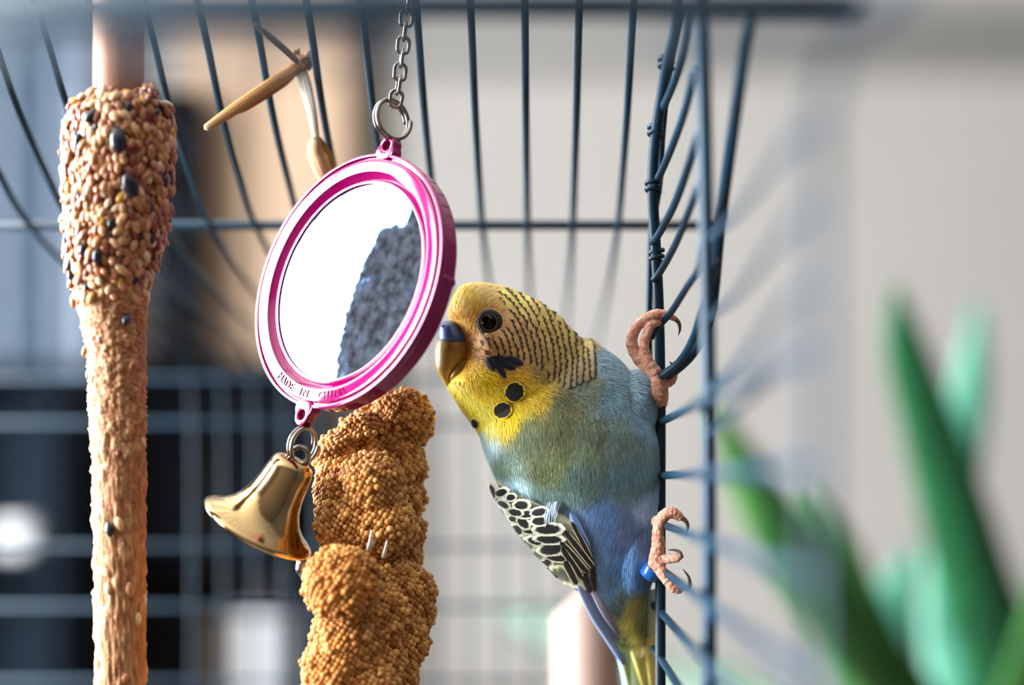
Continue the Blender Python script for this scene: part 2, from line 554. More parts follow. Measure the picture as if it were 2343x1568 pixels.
def background():
    # tan wardrobe
    D = 3.2
    p, q = at(405, 0, D), at(800, 0, D)
    t = thing('wardrobe', 'tall tan wooden wardrobe standing between the black loudspeaker and the cream wall', 'wardrobe', ((p.x + q.x) / 2, D, 0))
    mb = MB(); box(mb, p.x, q.x, D + .02, ROOM[3] - .01, 0, 2.4, bev=.006); mb.build('body', M['wardrobe'], t, smooth=False)
    mid = (p.x + q.x) / 2
    for a, b in ((p.x, mid - .003), (mid + .003, q.x)):
        mb = MB(); box(mb, a + .004, b - .004, D, D + .021, .06, 2.37, bev=.004); d = mb.build('door', M['wardrobe'], t, smooth=False)
        mb = MB(); hx = b - .03 if a < mid - .05 and b < mid else a + .03
        tube(mb, [(hx, D - .02, 1.0), (hx, D - .02, 1.15)], .005); mb.build('handle', M['steel'], d)
    # low bookcase with dark books
    D = 3.06
    L_, R_ = at(205, 0, D).x, at(735, 0, D).x
    zt = at(0, 845, D).z
    t = thing('bookcase', 'dark open bookcase filled with books behind the bell', 'bookcase', ((L_ + R_) / 2, D, 0))
    th = .014
    z2 = at(0, 1285, D).z
    dep = .125
    def bd(nm, *b):
        mb = MB(); box(mb, *b, bev=.002); return mb.build(nm, M['shelf_wood'], t, smooth=False)
    bd('side_panel', L_, L_ + th, D, D + dep, 0, zt); bd('side_panel', R_ - th, R_, D, D + dep, 0, zt)
    bd('back_panel', L_ + th, R_ - th, D + dep - .008, D + dep, 0, zt)
    bd('top', L_ - .004, R_ + .004, D - .006, D + dep, zt, zt + .022)
    shz = [z2, z2 - .33, z2 - .64]
    for z in shz: bd('shelf', L_ + th, R_ - th, D + .004, D + dep - .008, z - th, z)
    # books
    def book(name, x, w, z, h, col, label, group, dep_=.095):
        t_ = thing(name, label, 'book', (x + w / 2, D + .03, z), group)
        c = mat('book_cover', tuple(q * (.45 if max(col) < 100 else .8) for q in col), .9, spec=.1, var=.15, vscale=40)
        y0 = D + .02
        mb = MB()
        box(mb, x, x + .002, y0, y0 + dep_, z, z + h); box(mb, x + w - .002, x + w, y0, y0 + dep_, z, z + h)
        mb.build('cover', c, t_, smooth=False)
        mb = MB(); tube(mb, [(x + w / 2, y0 + .001, z), (x + w / 2, y0 + .001, z + h)], w / 2, 12, cap=False, flat=.35)
        mb.build('spine', c, t_)
        mb = MB(); box(mb, x + .002, x + w - .002, y0 + .002, y0 + dep_ - .004, z + .003, z + h - .003)
        mb.build('pages', M['book_paper'], t_, smooth=False)
    x = L_ + th + .002
    darks = [('dark navy', (30, 40, 56)), ('black', (18, 20, 26)), ('slate blue', (52, 66, 82)), ('charcoal', (34, 34, 40)), ('dark brown', (52, 40, 38)),
             ('dark teal', (28, 52, 64)), ('grey', (78, 84, 94)), ('deep blue', (22, 38, 66)), ('dull brown', (74, 62, 56)), ('dark green', (32, 48, 44))]
    k = 0
    ords = ['first', 'second', 'third', 'fourth', 'fifth', 'sixth', 'seventh', 'eighth', 'ninth', 'tenth', 'eleventh', 'twelfth', 'thirteenth', 'fourteenth']
    while x < R_ - th - .02 and k < 14:
        w = RND.uniform(.018, .031); h = RND.uniform(.17, .215)
        nm, c = darks[k % len(darks)]
        book('book', x, w, z2, h, c, f'{nm} book spine, {ords[k]} from the bookcase side on the upper shelf', 'dark books on the upper shelf')
        x += w + .0008; k += 1
    x = L_ + th + .002; k = 0
    lows = [('dark brown', (44, 36, 34), .036), ('black', (18, 18, 22), .033), ('black', (20, 22, 26), .035), ('dark grey', (40, 38, 40), .03), ('black', (22, 20, 20), .03), ('black', (24, 22, 22), .03), ('taupe', (120, 108, 98), .03), ('olive grey', (118, 112, 100), .026), ('white', (250, 252, 255), .062), ('pale grey', (150, 154, 160), .034)]
    for nm, c, w in lows:
        if x + w > R_ - th: break
        h = .232 if k > 5 else .27
        book('book', x, w, shz[1], h, c, f'{nm} book, {ords[k]} from the side on the lower shelf of bookcase', 'books on the lower shelf')
        x += w + .0008; k += 1
    # black loudspeaker on the bookcase
    p, q = at(335, 0, D), at(452, 0, D)
    zz = at(0, 190, D).z
    t = thing('loudspeaker', 'tall narrow black loudspeaker standing on the dark bookcase', 'loudspeaker', ((p.x + q.x) / 2, D + .06, zt + .022))
    mb = MB(); box(mb, p.x, q.x, D + .01, D + .11, zt + .022, zz, bev=.004); mb.build('cabinet', M['black_box'], t, smooth=False)
    for zc in (.08, .17, .27):
        mb = MB(); fr = (Vector(((p.x + q.x) / 2, D + .009, zt + .05 + zc * 1.35)), Vector((1, 0, 0)), Vector((0, 0, 1)), Vector((0, -1, 0)))
        lathe(mb, [(.03, 0), (.03, .002), (.026, .002), (.018, -.0005), (.009, -.0005), (.006, .0015), (.0001, .002)], fr, 24)
        mb.build('driver', M['slate'], t)
    # curtain
    D = 3.2
    a, b = at(-420, 0, D).x, at(218, 0, D).x
    mb = MB(); nx, nz = 140, 12
    vs, fs = [], []
    zb, zt2 = .05, ROOM[5] - .06
    for i in range(nx + 1):
        u = i / nx
        for j in range(nz + 1):
            v = j / nz
            x = a + (b - a) * u
            y = D + .028 * math.sin(u * 62 + .6 * math.sin(u * 17)) + .012 * math.sin(u * 23 + v * 2)
            vs.append((x, y, zb + (zt2 - zb) * v))
    for i in range(nx):
        for j in range(nz):
            q0 = i * (nz + 1) + j
            fs.append((q0, q0 + nz + 1, q0 + nz + 2, q0 + 1))
    mb.add(vs, fs)
    t = thing('curtain', 'pale blue grey curtain hanging in long folds at the left side', 'curtain', ((a + b) / 2, D, zb))
    o = mb.build('cloth', M['curtain'], t)
    s = o.modifiers.new('thick', 'SOLIDIFY'); s.thickness = .002
    mb = MB(); tube(mb, [(a - .03, D, zt2 + .01), (b + .03, D, zt2 + .01)], .012, 12)
    for xx in (a, b): tube(mb, [(xx, D, zt2 + .01), (xx, D, ROOM[5])], .006, 8)
    mb.build('rod', M['white_frame'], t)
    # slate shelf unit with a white mug
    D = 2.7
    a, b = at(-230, 0, D).x, at(128, 0, D).x
    zt, zs = at(0, 850, D).z, at(0, 1268, D).z
    t = thing('shelf_unit', 'slate grey open shelf unit in front of the pale curtain', 'shelf', ((a + b) / 2, D, 0))
    def bd2(nm, *bb):
        mb = MB(); box(mb, *bb, bev=.002); return mb.build(nm, M['slate'], t, smooth=False)
    bd2('side_panel', a, a + .014, D, D + .2, 0, zt); bd2('side_panel', b - .014, b, D, D + .2, 0, zt)
    bd2('top', a, b, D, D + .2, zt, zt + .014)
    bd2('shelf', a + .014, b - .014, D, D + .19, zs - .014, zs)
    bd2('back_panel', a + .014, b - .014, D + .19, D + .2, zs - .3, zt)
    m = thing('mug', 'white glazed mug on the slate shelf at the left edge', 'mug', (at(12, 0, D).x, D + .07, zs))
    C = Vector((at(12, 0, D).x, D + .07, zs))
    k = 1.35
    fr = (C, Vector((1, 0, 0)), Vector((0, 1, 0)), Vector((0, 0, 1)))
    mb = MB(); lathe(mb, [(a_ * k, b_ * k) for a_, b_ in ((.0001, 0), (.019, 0), (.022, .003), (.023, .034), (.0235, .036), (.022, .036), (.021, .005), (.0001, .004))], fr, 32)
    mb.build('cup', M['mug'], m)
    mb = MB(); tube(mb, [C + k * Vector((-.022 - .011 * math.sin(a_), 0, .018 + .012 * math.cos(a_))) for a_ in np.linspace(0, math.pi, 10)], .003 * k, 8)
    mb.build('handle', M['mug'], m)
background()


# ------------------------------------------------------------------ plant
def plant():
    base = at(2120, 1900, 1.28)
    t = thing('potted_plant', 'blurred potted plant with long strap shaped green leaves beside the cage', 'plant', (base.x, base.y, .62))
    fr = (Vector((base.x, base.y, .62)), Vector((1, 0, 0)), Vector((0, 1, 0)), Vector((0, 0, 1)))
    ztop = base.z
    mb = MB(); h = ztop - .62
    lathe(mb, [(.0001, 0), (.075, 0), (.105, h * .85), (.112, h * .85), (.115, h), (.104, h), (.1, h * .86), (.0001, h * .86)], fr, 40)
    mb.build('pot', M['pot'], t)
    mb = MB(); lathe(mb, [(.0001, h * .93), (.101, h * .9)], fr, 32); mb.build('soil', M['soil'], t)
    def leaf(pts, wid, m, cup=.25, lab=None):
        P = [Vector(p) for p in smooth_path([tuple(at(*p)) for p in pts], 26)]
        wv = smooth_path([(w,) for w in wid], 26)[:, 0]
        mb = MB(); vs, fs, uv = [], [], []
        nc = 7
        for i, p in enumerate(P):
            tg = (P[min(i + 1, 25)] - P[max(i - 1, 0)]).normalized()
            sd = tg.cross(Vector((0, 1, 0))).normalized()
            nm = sd.cross(tg)
            w = wv[i] * p.y / F / 2
            for k in range(nc):
                u = (k / (nc - 1) - .5) * 2
                vs.append(p + sd * (w * u) + nm * (cup * w * (u * u)))
                uv.append((k / (nc - 1), i / 25))
        for i in range(25):
            for k in range(nc - 1):
                fs.append((i * nc + k, i * nc + k + 1, (i + 1) * nc + k + 1, (i + 1) * nc + k))
        mb.add(vs, fs, uvs=uv)
        o = mb.build('leaf', m, t)
        s = o.modifiers.new('thick', 'SOLIDIFY'); s.thickness = .0016
    D = 1.28
    b = (2120, 1960)
    leaf([(b[0], b[1], D), (2310, 1640, 1.22), (2225, 1300, 1.18), (2130, 980, 1.15), (2068, 780, 1.13), (2048, 655, 1.12)], [70, 175, 170, 130, 90, 12], M['leaf_b'])
    leaf([(b[0], b[1], D), (2200, 1700, 1.34), (2170, 1400, 1.38), (2200, 1050, 1.42), (2226, 860, 1.43), (2236, 690, 1.43)], [60, 120, 120, 100, 80, 12], M['leaf_c'])
    leaf([(b[0], b[1], D), (2100, 1660, 1.14), (1945, 1450, 1.08), (1810, 1250, 1.05), (1705, 1080, 1.04), (1625, 905, 1.03)], [70, 150, 150, 140, 95, 10], M['leaf_a'])
    leaf([(b[0], b[1], D), (2080, 1700, 1.2), (1970, 1480, 1.2), (1900, 1300, 1.2), (1870, 1200, 1.2), (1845, 1110, 1.2)], [70, 150, 190, 160, 110, 15], M['leaf_a'])
    leaf([(b[0], b[1], D), (2080, 1760, 1.42), (2040, 1560, 1.46), (2045, 1400, 1.48), (2090, 1250, 1.5)], [60, 110, 150, 120, 15], M['leaf_c'])
    leaf([(b[0], b[1], D), (2260, 1800, 1.1), (2330, 1620, 1.05), (2385, 1420, 1.0), (2410, 1150, .98)], [60, 110, 120, 90, 12], M['leaf_a'])
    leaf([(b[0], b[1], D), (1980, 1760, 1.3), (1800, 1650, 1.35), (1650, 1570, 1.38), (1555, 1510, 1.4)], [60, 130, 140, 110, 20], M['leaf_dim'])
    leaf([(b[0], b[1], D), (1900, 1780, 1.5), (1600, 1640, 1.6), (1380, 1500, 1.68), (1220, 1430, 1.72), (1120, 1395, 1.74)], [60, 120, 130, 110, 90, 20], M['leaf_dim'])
    s = thing('plant_stand', 'wooden stand carrying the potted plant', 'stand', (base.x, base.y, 0))
    mb = MB(); box(mb, base.x - .16, base.x + .16, base.y - .16, base.y + .16, .595, .62, bev=.004); mb.build('top', M['wardrobe'], s, smooth=False)
    for sx in (-1, 1):
        for sy in (-1, 1):
            mb = MB(); tube(mb, [(base.x + sx * .13, base.y + sy * .13, 0), (base.x + sx * .13, base.y + sy * .13, .596)], .014, 10)
            mb.build('leg', M['wardrobe'], s)
plant()


# ------------------------------------------------------------------ cage
def cage():
    t = thing('bird_cage', 'dark teal wire bird cage with a curved roof and side panel the budgerigar clings to', 'cage', at(1240, 1900, .45))
    wm = M['wire']
    # roof bars running back and down, then the back wall
    prof = [(-330, .340), (-160, .356), (50, .380), (250, .402), (400, .426), (515, .451), (650, .510), (745, .585), (800, .640)]
    s = .0123
    x0 = (1078 - VX) / F * .38
    for k in range(-10, 4):
        X = x0 + k * s
        pts = [Vector((X, D, CZ + (VY - y) / F * D)) for y, D in prof]
        z = CZ + (VY - 1750) / F * .66
        pts += [Vector((X, .66, CZ + (VY - 960) / F * .66)), Vector((X, .66, z))]
        q = [Vector(p) for p in smooth_path(pts, 44)]
        mb = MB(); tube(mb, q, list(np.interp(np.linspace(0, 1, 44), [0, .5, .7, 1], [.00092, .00090, .0006, .0006])), 8)
        mb.build('roof_wire', wm, t)
    def cross(y, D, r=.0010, xa=-45, xb=1640, name='crossbar'):
        wire([(xa, y, D), (xb, y, D)], r, wm, t, name)
    cross(516, .4525, .0013, -45, 1640)
    for y in (866, 968, 1250, 1388, 1560): cross(y, .663, .0009, -45, 1475)
    # near part of the roof, far out of focus
    cross(4, .225, .0018, -70, 1960)
    cross(44, .19, .0014, -70, 900)
    cross(96, .135, .0011, -80, 2500)
    cross(60, .15, .0010, 1500, 2500)
    # side panel posts
    wire([(1552, -120, .345), (1545, 60, .352), (1522, 170, .362), (1499, 320, .372), (1493, 430, .376), (1500, 560, .380), (1507, 700, .382), (1511, 900, .383), (1511, 1200, .383), (1511, 1700, .383)], .00125, wm, t, 'corner_post', 10, 40)
    wire([(1560, 20, .372), (1532, 150, .378), (1515, 300, .388), (1508, 420, .392), (1492, 520, .396), (1487, 640, .398), (1485, 760, .40), (1486, 1000, .41)], .0009, wm, t, 'side_wire', 8, 30)
    wire([(1598, -150, .300), (1606, 60, .306), (1612, 300, .312), (1619, 700, .315), (1622, 1000, .315), (1622, 1700, .315)], .00150, wm, t, 'corner_post', 10, 24)
    wire([(2090, -100, .13), (1950, 60, .155), (1884, 240, .166), (1878, 500, .170), (1876, 800, .170), (1874, 1250, .170), (1872, 1750, .170)], .0009, wm, t, 'corner_post', 10, 30)
    # bowed wires of the upper side panel
    bowed = [
        [(1718, 40, .30), (1702, 130, .312), (1683, 260, .325), (1660, 420, .342), (1645, 540, .352), (1634, 660, .358), (1622, 735, .364), (1590, 800, .370), (1550, 842, .374), (1508, 866, .377)],
        [(1606, 560, .336), (1598, 615, .345), (1570, 660, .358), (1535, 715, .372), (1502, 752, .377), (1490, 772, .379)],
        [(1640, 600, .335), (1612, 690, .350), (1588, 770, .362), (1556, 826, .370), (1512, 862, .374)],
        [(1600, 420, .330), (1570, 500, .348), (1545, 560, .362), (1512, 620, .376), (1496, 640, .38)],
        [(1600, 300, .330), (1572, 390, .345), (1542, 470, .360), (1508, 535, .374), (1492, 555, .38)],
        [(1590, 160, .330), (1568, 250, .345), (1540, 330, .360), (1512, 395, .372), (1494, 425, .378)],
        [(1580, 20, .330), (1563, 125, .345), (1538, 200, .358), (1510, 262, .370), (1495, 300, .376)],
    ]
    for i, b in enumerate(bowed):
        wire(b, [.00125, .00078, .0009, .00085, .0009, .0009, .0009][i], wm, t, 'side_wire', 8, 34)
    # straight wires of the lower side panel, running from behind the bird to the front
    for ya in (960, 1088, 1204, 1312, 1416, 1528):
        Z = CZ + (VY - ya) / F * .374
        q = []
        for px, D in ((1496, .391), (1522, .376), (1545, .355), (1572, .325), (1622, .272), (1740, .225), (1876, .1715)):
            q.append(Vector(((px - VX) / F * D, D, CZ + (VY - (VY - (VY - ya) * (px - VX) / 285)) / F * D)))
        mb = MB(); tube(mb, [Vector(p) for p in smooth_path(q, 20)], .0009, 8); mb.build('side_wire', wm, t)
    # wires between the two near posts of the upper panel
    for ya, yb in ((455, 330), (640, 520), (800, 700), (905, 840)):
        wire([(1622, ya + 90, .315), (1690, ya + 30, .265), (1780, (ya + yb) / 2 - 30, .22), (1878, yb - 60, .1715)], .0006, wm, t, 'side_wire', 8, 16)
    # wraps where wires end on the corner post
    for (px, py, D) in ((1524, 158, .361), (1500, 312, .3715), (1494, 440, .376), (1502, 600, .381)):
        mb = MB(); c = at(px, py, D)
        tube(mb, [c + Vector((math.cos(a) * .0014, math.sin(a) * .0014, a * .00022)) for a in np.linspace(0, 4 * math.pi, 30)], .0006, 8)
        mb.build('wire_wrap', wm, t)
    return t
cage()


# ------------------------------------------------------------------ wooden perch behind the bird
def perch():
    D = .575
    t = thing('wooden_perch', 'pale round wooden perch standing upright behind the bird tail', 'perch', at(1345, 1900, D))
    s = D / F
    c = at(1348, 1750, D); r = 80 * s
    mb = MB(); vs, fs = [], []; seg = 28
    for j in range(9):
        for k in range(seg):
            a = 2 * math.pi * k / seg
            x, y = math.cos(a) * r, math.sin(a) * r
            ztop = CZ + (VY - 1352) * s + .75 * x
            z0 = CZ + (VY - 2100) * s
            f = j / 8
            vs.append((c.x + x, D + y, z0 + (ztop - z0) * f))
    for j in range(8):
        for k in range(seg):
            l = (k + 1) % seg
            fs.append((j * seg + k, j * seg + l, (j + 1) * seg + l, (j + 1) * seg + k))
    mb.add(vs, fs); mb.build('post', M['perch_wood'], t)
    mb = MB()
    mb.add([vs[8 * seg + k] for k in range(seg)] + [(c.x, D, CZ + (VY - 1352) * s + .0006)], [(k, (k + 1) % seg, seg) for k in range(seg)])
    mb.build('cut_end', M['perch_wood'], t)
perch()


# ------------------------------------------------------------------ seed stick
def seed_stick():
    D0 = .363
    s = D0 / F
    t = thing('seed_stick', 'seed coated treat stick with dark speckled head on a wooden dowel', 'bird treat', at(272, 1900, D0))
    rows = [(218, 235, 330), (228, 190, 365), (245, 168, 384), (275, 158, 393), (320, 150, 396), (380, 148, 393), (450, 150, 388), (520, 151, 379), (570, 153, 366), (610, 156, 348), (660, 166, 338), (720, 182, 335), (780, 196, 333), (850, 203, 333), (920, 203, 334), (1000, 209, 333), (1150, 213, 333), (1400, 217, 333), (1760, 220, 333)]
    R = smooth_path(rows, 330)
    seg = 120
    def wob(y, a):
        p = Vector((math.cos(a) * 1.6, math.sin(a) * 1.6, y * .014))
        n1 = noise.noise(p * 2.6) * 5.5
        n2 = abs(noise.noise(p * 6.5 + Vector((5, 3, 1)))) * 10.0
        n3 = noise.noise(p * 15) * 3.0
        return n1 + n2 + n3 - 4
    vs, cs = [], []
    for (y, a, b) in R:
        cx, hw = (a + b) / 2, (b - a) / 2
        for k in range(seg):
            an = 2 * math.pi * k / seg
            w = wob(y, an)
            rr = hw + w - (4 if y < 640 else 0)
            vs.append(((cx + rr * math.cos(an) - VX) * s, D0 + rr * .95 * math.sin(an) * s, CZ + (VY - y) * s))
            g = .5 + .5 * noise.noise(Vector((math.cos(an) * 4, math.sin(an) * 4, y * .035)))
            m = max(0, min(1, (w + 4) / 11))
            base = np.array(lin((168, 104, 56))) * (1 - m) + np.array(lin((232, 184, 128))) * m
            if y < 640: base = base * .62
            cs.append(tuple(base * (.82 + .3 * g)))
    fs = []
    n = len(R)
    for i in range(n - 1):
        for k in range(seg):
            l = (k + 1) % seg
            fs.append((i * seg + k, i * seg + l, (i + 1) * seg + l, (i + 1) * seg + k))
    fs.append(tuple(range(seg - 1, -1, -1)))
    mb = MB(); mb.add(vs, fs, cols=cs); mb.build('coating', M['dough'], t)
    # dowel through the stick
    mb = MB()
    tube(mb, [at(271, y, D0) for y in (-160, -60, 60, 160, 300)], 57 * s, 28)
    tag(mb.build('dowel', M['dowel'], t), 'bare wooden dowel')
    # seeds
    pal = [((206, 158, 112), 9), ((178, 120, 76), 9), ((158, 94, 58), 8), ((132, 66, 46), 6), ((190, 138, 56), 2), ((220, 190, 152), 4), ((30, 30, 40), 2)]
    mats = [mat('seed_hull', c, .26, var=.25, vscale=300, spec=.5) for c, _ in pal]
    wts = [w for _, w in pal]
    def seed_mesh(m):
        mb = MB(); v, f = ico(1)
        out = []
        for p in v:
            tz = p.z
            k = 1 - .28 * tz * tz
            out.append((p.x * 9.6 * s * k, p.y * 7 * s * k, tz * 17.0 * s))
        mb.add(out, f)
        me = mb.mesh('seed'); me.materials.append(m)
        return me
    meshes = [seed_mesh(m) for m in mats]
    r = random.Random(3)
    Rr = np.array(rows, dtype=float)
    seeds = []
    def xa(y):
        return np.interp(y, Rr[:, 0], Rr[:, 1]), np.interp(y, Rr[:, 0], Rr[:, 2])
    y = 226.0; row = 0
    while y < 705:
        a, b = xa(y); cx, hw = (a + b) / 2, (b - a) / 2
        cnt = max(6, int(2 * math.pi * hw / 16.5))
        for k in range(cnt):
            an = 2 * math.pi * (k + .5 * (row % 2) + r.uniform(-.25, .25)) / cnt
            yy = y + r.uniform(-7, 7)
            if yy > 640 and r.random() < (yy - 640) / 75: continue
            seeds.append((yy, an, cx, hw))
        y += 20; row += 1
    for _ in range(70):
        yy = r.uniform(690, 1560); a, b = xa(yy)
        if r.random() < .3: seeds.append((yy, r.uniform(0, 6.28), (a + b) / 2, (b - a) / 2))
    # black sunflower seeds and the nub on the top edge
    big = [(325, 446, .55), (300, 345, .5), (236, 290, .3), (205, 345, .3), (248, 600, .3), (175, 640, .3), (305, 736, .3), (266, 1210, .3)]
    items = []
    for (yy, an, cx, hw) in seeds:
        ca, sa = math.cos(an), math.sin(an)
        rr = hw + r.uniform(-6, 3)
        p = Vector(((cx + rr * ca - VX) * s, D0 + rr * .95 * sa * s, CZ + (VY - yy) * s))
        nrm = Vector((ca, sa, .12 if yy > 260 else .8)).normalized()
        items.append((p, nrm, r.choices(range(len(pal)), wts)[0], r.uniform(.75, 1.2), r.gauss(0, .38)))
    for _ in range(26):   # nub of seeds at the top right edge
        items.append((at(336 + r.gauss(0, 11), 216 + r.gauss(0, 11), D0 - .004 + r.gauss(0, .0012)), Vector((r.gauss(0, 1), r.gauss(-1, .5), r.gauss(.4, .5))).normalized(), r.choice([2, 3, 3, 6, 1]), .9, r.gauss(0, .6)))
    for (px, py, k) in big:
        a, b = xa(py); cx, hw = (a + b) / 2, (b - a) / 2
        ca = max(-.95, min(.95, (px - cx) / hw)); sa = -math.sqrt(1 - ca * ca)
        p = Vector(((px - VX) * s, D0 + (hw + 5) * .95 * sa * s, CZ + (VY - py) * s))
        items.append((p, Vector((ca, sa, 0)), 6, 2.0 if k > .4 else 1.15, r.gauss(0, .4)))
    items.sort(key=lambda q: q[0].y)
    mbs = [MB() for _ in pal]
    cnt = 0
    for i, (p, nrm, c, sc, rot) in enumerate(items):
        zc = Vector((0, 0, 1)); zc = (zc - nrm * zc.dot(nrm)).normalized()
        xc = nrm.cross(zc)
        Mr = Matrix((xc, nrm, zc)).transposed() @ Matrix.Rotation(rot, 3, 'Y') @ Matrix.Rotation(r.gauss(0, .25), 3, 'X')
        Mx = Matrix.Translation(p) @ (Mr * sc).to_4x4()
        if i < 300:
            o = bpy.data.objects.new('seed', meshes[c]); o.matrix_basis = Mx; put(o, t)
        else:
            vv = [Mx @ v.co for v in meshes[c].vertices]
            mbs[0].mat = c
            mbs[0].add(vv, [tuple(q.vertices) for q in meshes[c].polygons])
    o = mbs[0].build('seed_layer', mats, t); o['kind'] = 'stuff'
seed_stick()


# ------------------------------------------------------------------ millet spray
def millet():
    t = thing('millet_spray', 'golden brown millet spray of knobbly grain clusters hanging behind the pink mirror', 'millet spray', at(850, 1800, .385))
    r = random.Random(11)
    cl = [(922, 962, 66, .388), (872, 985, 60, .392), (840, 1020, 74, .386), (782, 1050, 58, .382), (905, 1068, 66, .386), (785, 1120, 62, .378), (850, 1110, 70, .374), (912, 1140, 58, .386),
          (792, 1195, 66, .376), (870, 1200, 76, .376), (925, 1215, 46, .386), (815, 1255, 70, .380), (915, 1275, 48, .388), (783, 1338, 84, .362), (880, 1340, 66, .378), (925, 1358, 66, .382),
          (860, 1410, 74, .372), (945, 1400, 46, .384), (795, 1455, 76, .366), (905, 1470, 72, .378), (858, 1510, 70, .372), (770, 1535, 74, .364), (895, 1555, 56, .376), (835, 1585, 80, .366), (760, 1620, 74, .362), (890, 1640, 70, .372), (800, 1700, 84, .364)]
    sph = [(at(x, y, D), q * D / F) for x, y, q, D in cl]
    mb = MB()
    for (c, q) in sph: blob(mb, c, q * .97, 3, rough=.12, freq=2.2)
    me = remesh(mb, .0008, 2)
    me.materials.append(M['core'])
    put(bpy.data.objects.new('core', me), t)
    grains = []
    ga = math.pi * (3 - 5 ** .5)
    for i, (c, q) in enumerate(sph):
        n = int(4 * math.pi * q * q / (.00110 ** 2))
        for k in range(n):
            z = 1 - 2 * (k + .5) / n
            rr = math.sqrt(1 - z * z); a = ga * k + i
            d = Vector((rr * math.cos(a), rr * math.sin(a), z))
            bump = 1 + .09 * noise.noise(d * 2.6 + c * 300) + .10 * noise.noise(d * 6.5 + c * 500) + r.uniform(-.05, .05)
            p = c + d * (q * bump)
            if any((p - c2).length < q2 * .93 for j, (c2, q2) in enumerate(sph) if j != i): continue
            grains.append((p, d))
    grains.sort(key=lambda g: (g[0].y - .004 * (1 if 690 < pix(g[0])[0] < 1000 and pix(g[0])[1] < 1568 else -2)))
    v, f = ico(1)
    gr = .00076
    me = bpy.data.meshes.new('grain')
    me.from_pydata([(p.x * gr, p.y * gr, p.z * gr * 1.2) for p in v], [], f)
    me.polygons.foreach_set('use_smooth', np.ones(len(f), dtype=bool)); me.materials.append(M['millet'])
    ms = MB()
    a_, b_ = np.array(lin((146, 84, 30))), np.array(lin((228, 172, 100)))
    for i, (p, d) in enumerate(grains):
        sc = r.uniform(.75, 1.15)
        q = d.to_track_quat('Z', 'Y')
        if i < 300:
            o = bpy.data.objects.new('grain', me)
            o.matrix_basis = Matrix.LocRotScale(p, q, Vector((sc, sc, sc))); put(o, t)
        else:
            k = r.random()
            Mq = q.to_matrix() * sc
            ms.add([p + Mq @ Vector((x.x * gr, x.y * gr, x.z * gr * 1.2)) for x in v], f, tuple(a_ * (1 - k) + b_ * k))
    o = ms.build('grain_mass', M['millet_stuff'], t); o['kind'] = 'stuff'
    # papery husks poking out
    mb = MB()
    for (px, py, D) in ((842, 1262, .366), (878, 1275, .366), (850, 1250, .367)):
        c = at(px, py, D)
        tube(mb, [c, c + Vector((r.uniform(-.001, .001), -.001, .0035))], [.0006, .0002], 6)
    mb.build('husk', mat('pale_husk', (225, 215, 205), .6, var=.2), t)
    # dry bent stalk that carries the spray, broken over a knot
    def stalk(pts, rads, cols, nm, lab=None, n=30):
        P = smooth_path([tuple(at(*p)) for p in pts], n)
        rr = smooth_path([(q,) for q in rads], n)[:, 0]
        cc = smooth_path([lin(c) for c in cols], n)
        mb = MB()
        tube(mb, P, [q * .39 / F for q in rr], 12, cols=[tuple(np.clip(c, 0, 1)) for c in cc], flat=.6)
        o = mb.build(nm, M['straw'], t)
        if lab: o['label'] = lab
        return mb
    stalk([(472, 293, .384), (536, 250, .387), (600, 207, .390), (662, 165, .393), (690, 146, .395)], [9, 14, 15, 16, 15], [(226, 190, 130), (214, 160, 84), (206, 146, 70), (196, 140, 70), (150, 96, 46)], 'broken_stalk', 'bent broken straw end')
    stalk([(520, 262, .389), (560, 246, .391), (640, 196, .394), (672, 172, .396)], [2, 9, 9, 6], [(180, 120, 50)] * 4, 'straw_sliver')
    stalk([(682, 150, .395), (696, 190, .394), (712, 250, .392), (724, 318, .392)], [16, 16, 12, 8], [(190, 140, 80), (238, 226, 205), (244, 236, 220), (230, 206, 160)], 'stalk')
    stalk([(722, 318, .392), (722, 350, .394), (738, 392, .396), (775, 470, .404), (820, 640, .412), (850, 820, .404), (868, 960, .394), (872, 1010, .39)], [12, 20, 19, 12, 12, 12, 12, 12], [(224, 196, 140), (220, 184, 120), (226, 200, 150), (200, 150, 90), (200, 150, 90), (190, 140, 80), (190, 140, 80), (190, 140, 80)], 'stalk', n=50)
    stalk([(728, 318, .394), (742, 345, .397), (756, 378, .399), (790, 470, .407)], [8, 12, 12, 8], [(196, 146, 76)] * 4, 'stalk')
    mb = MB()
    blob(mb, at(690, 142, .394), (.0021, .0018, .0018), 2, rough=.5, freq=2)
    blob(mb, at(676, 128, .394), (.0014, .0012, .0016), 2, rough=.5, freq=2)
    blob(mb, at(703, 140, .396), (.0012, .0012, .0020), 2, rough=.5, freq=2)
    for k in range(9):
        a = at(684 + r.uniform(-10, 14), 140, .394)
        tube(mb, [a, a + Vector((r.uniform(-.004, .002), r.uniform(-.002, .002), r.uniform(.000, .004)))], [.0007, .0002], 6)
    mb.c = [lin((158, 104, 52))] * len(mb.v)
    mb.build('knot', M['straw'], t)
    stalk([(680, 140, .39), (645, 108, .375), (612, 82, .36), (585, 62, .335)], [9, 9, 8, 5], [(170, 112, 56), (205, 160, 100), (214, 176, 120), (220, 190, 140)], 'stalk')
    return t
millet()


# ------------------------------------------------------------------ hanging mirror toy
MN = Vector((-.6356, -.7371, .2296)).normalized()
MC = at(787.7, 639.8, .372)
_d = at(889, 318, 1.0) - Vector((0, 0, CZ))          # towards the hanging eye
_w = Vector((0, 0, CZ)) + _d * ((MC - Vector((0, 0, CZ))).dot(MN) / _d.dot(MN)) - MC
MW = (_w - MN * _w.dot(MN)).normalized()
MR = MW.cross(MN).normalized()


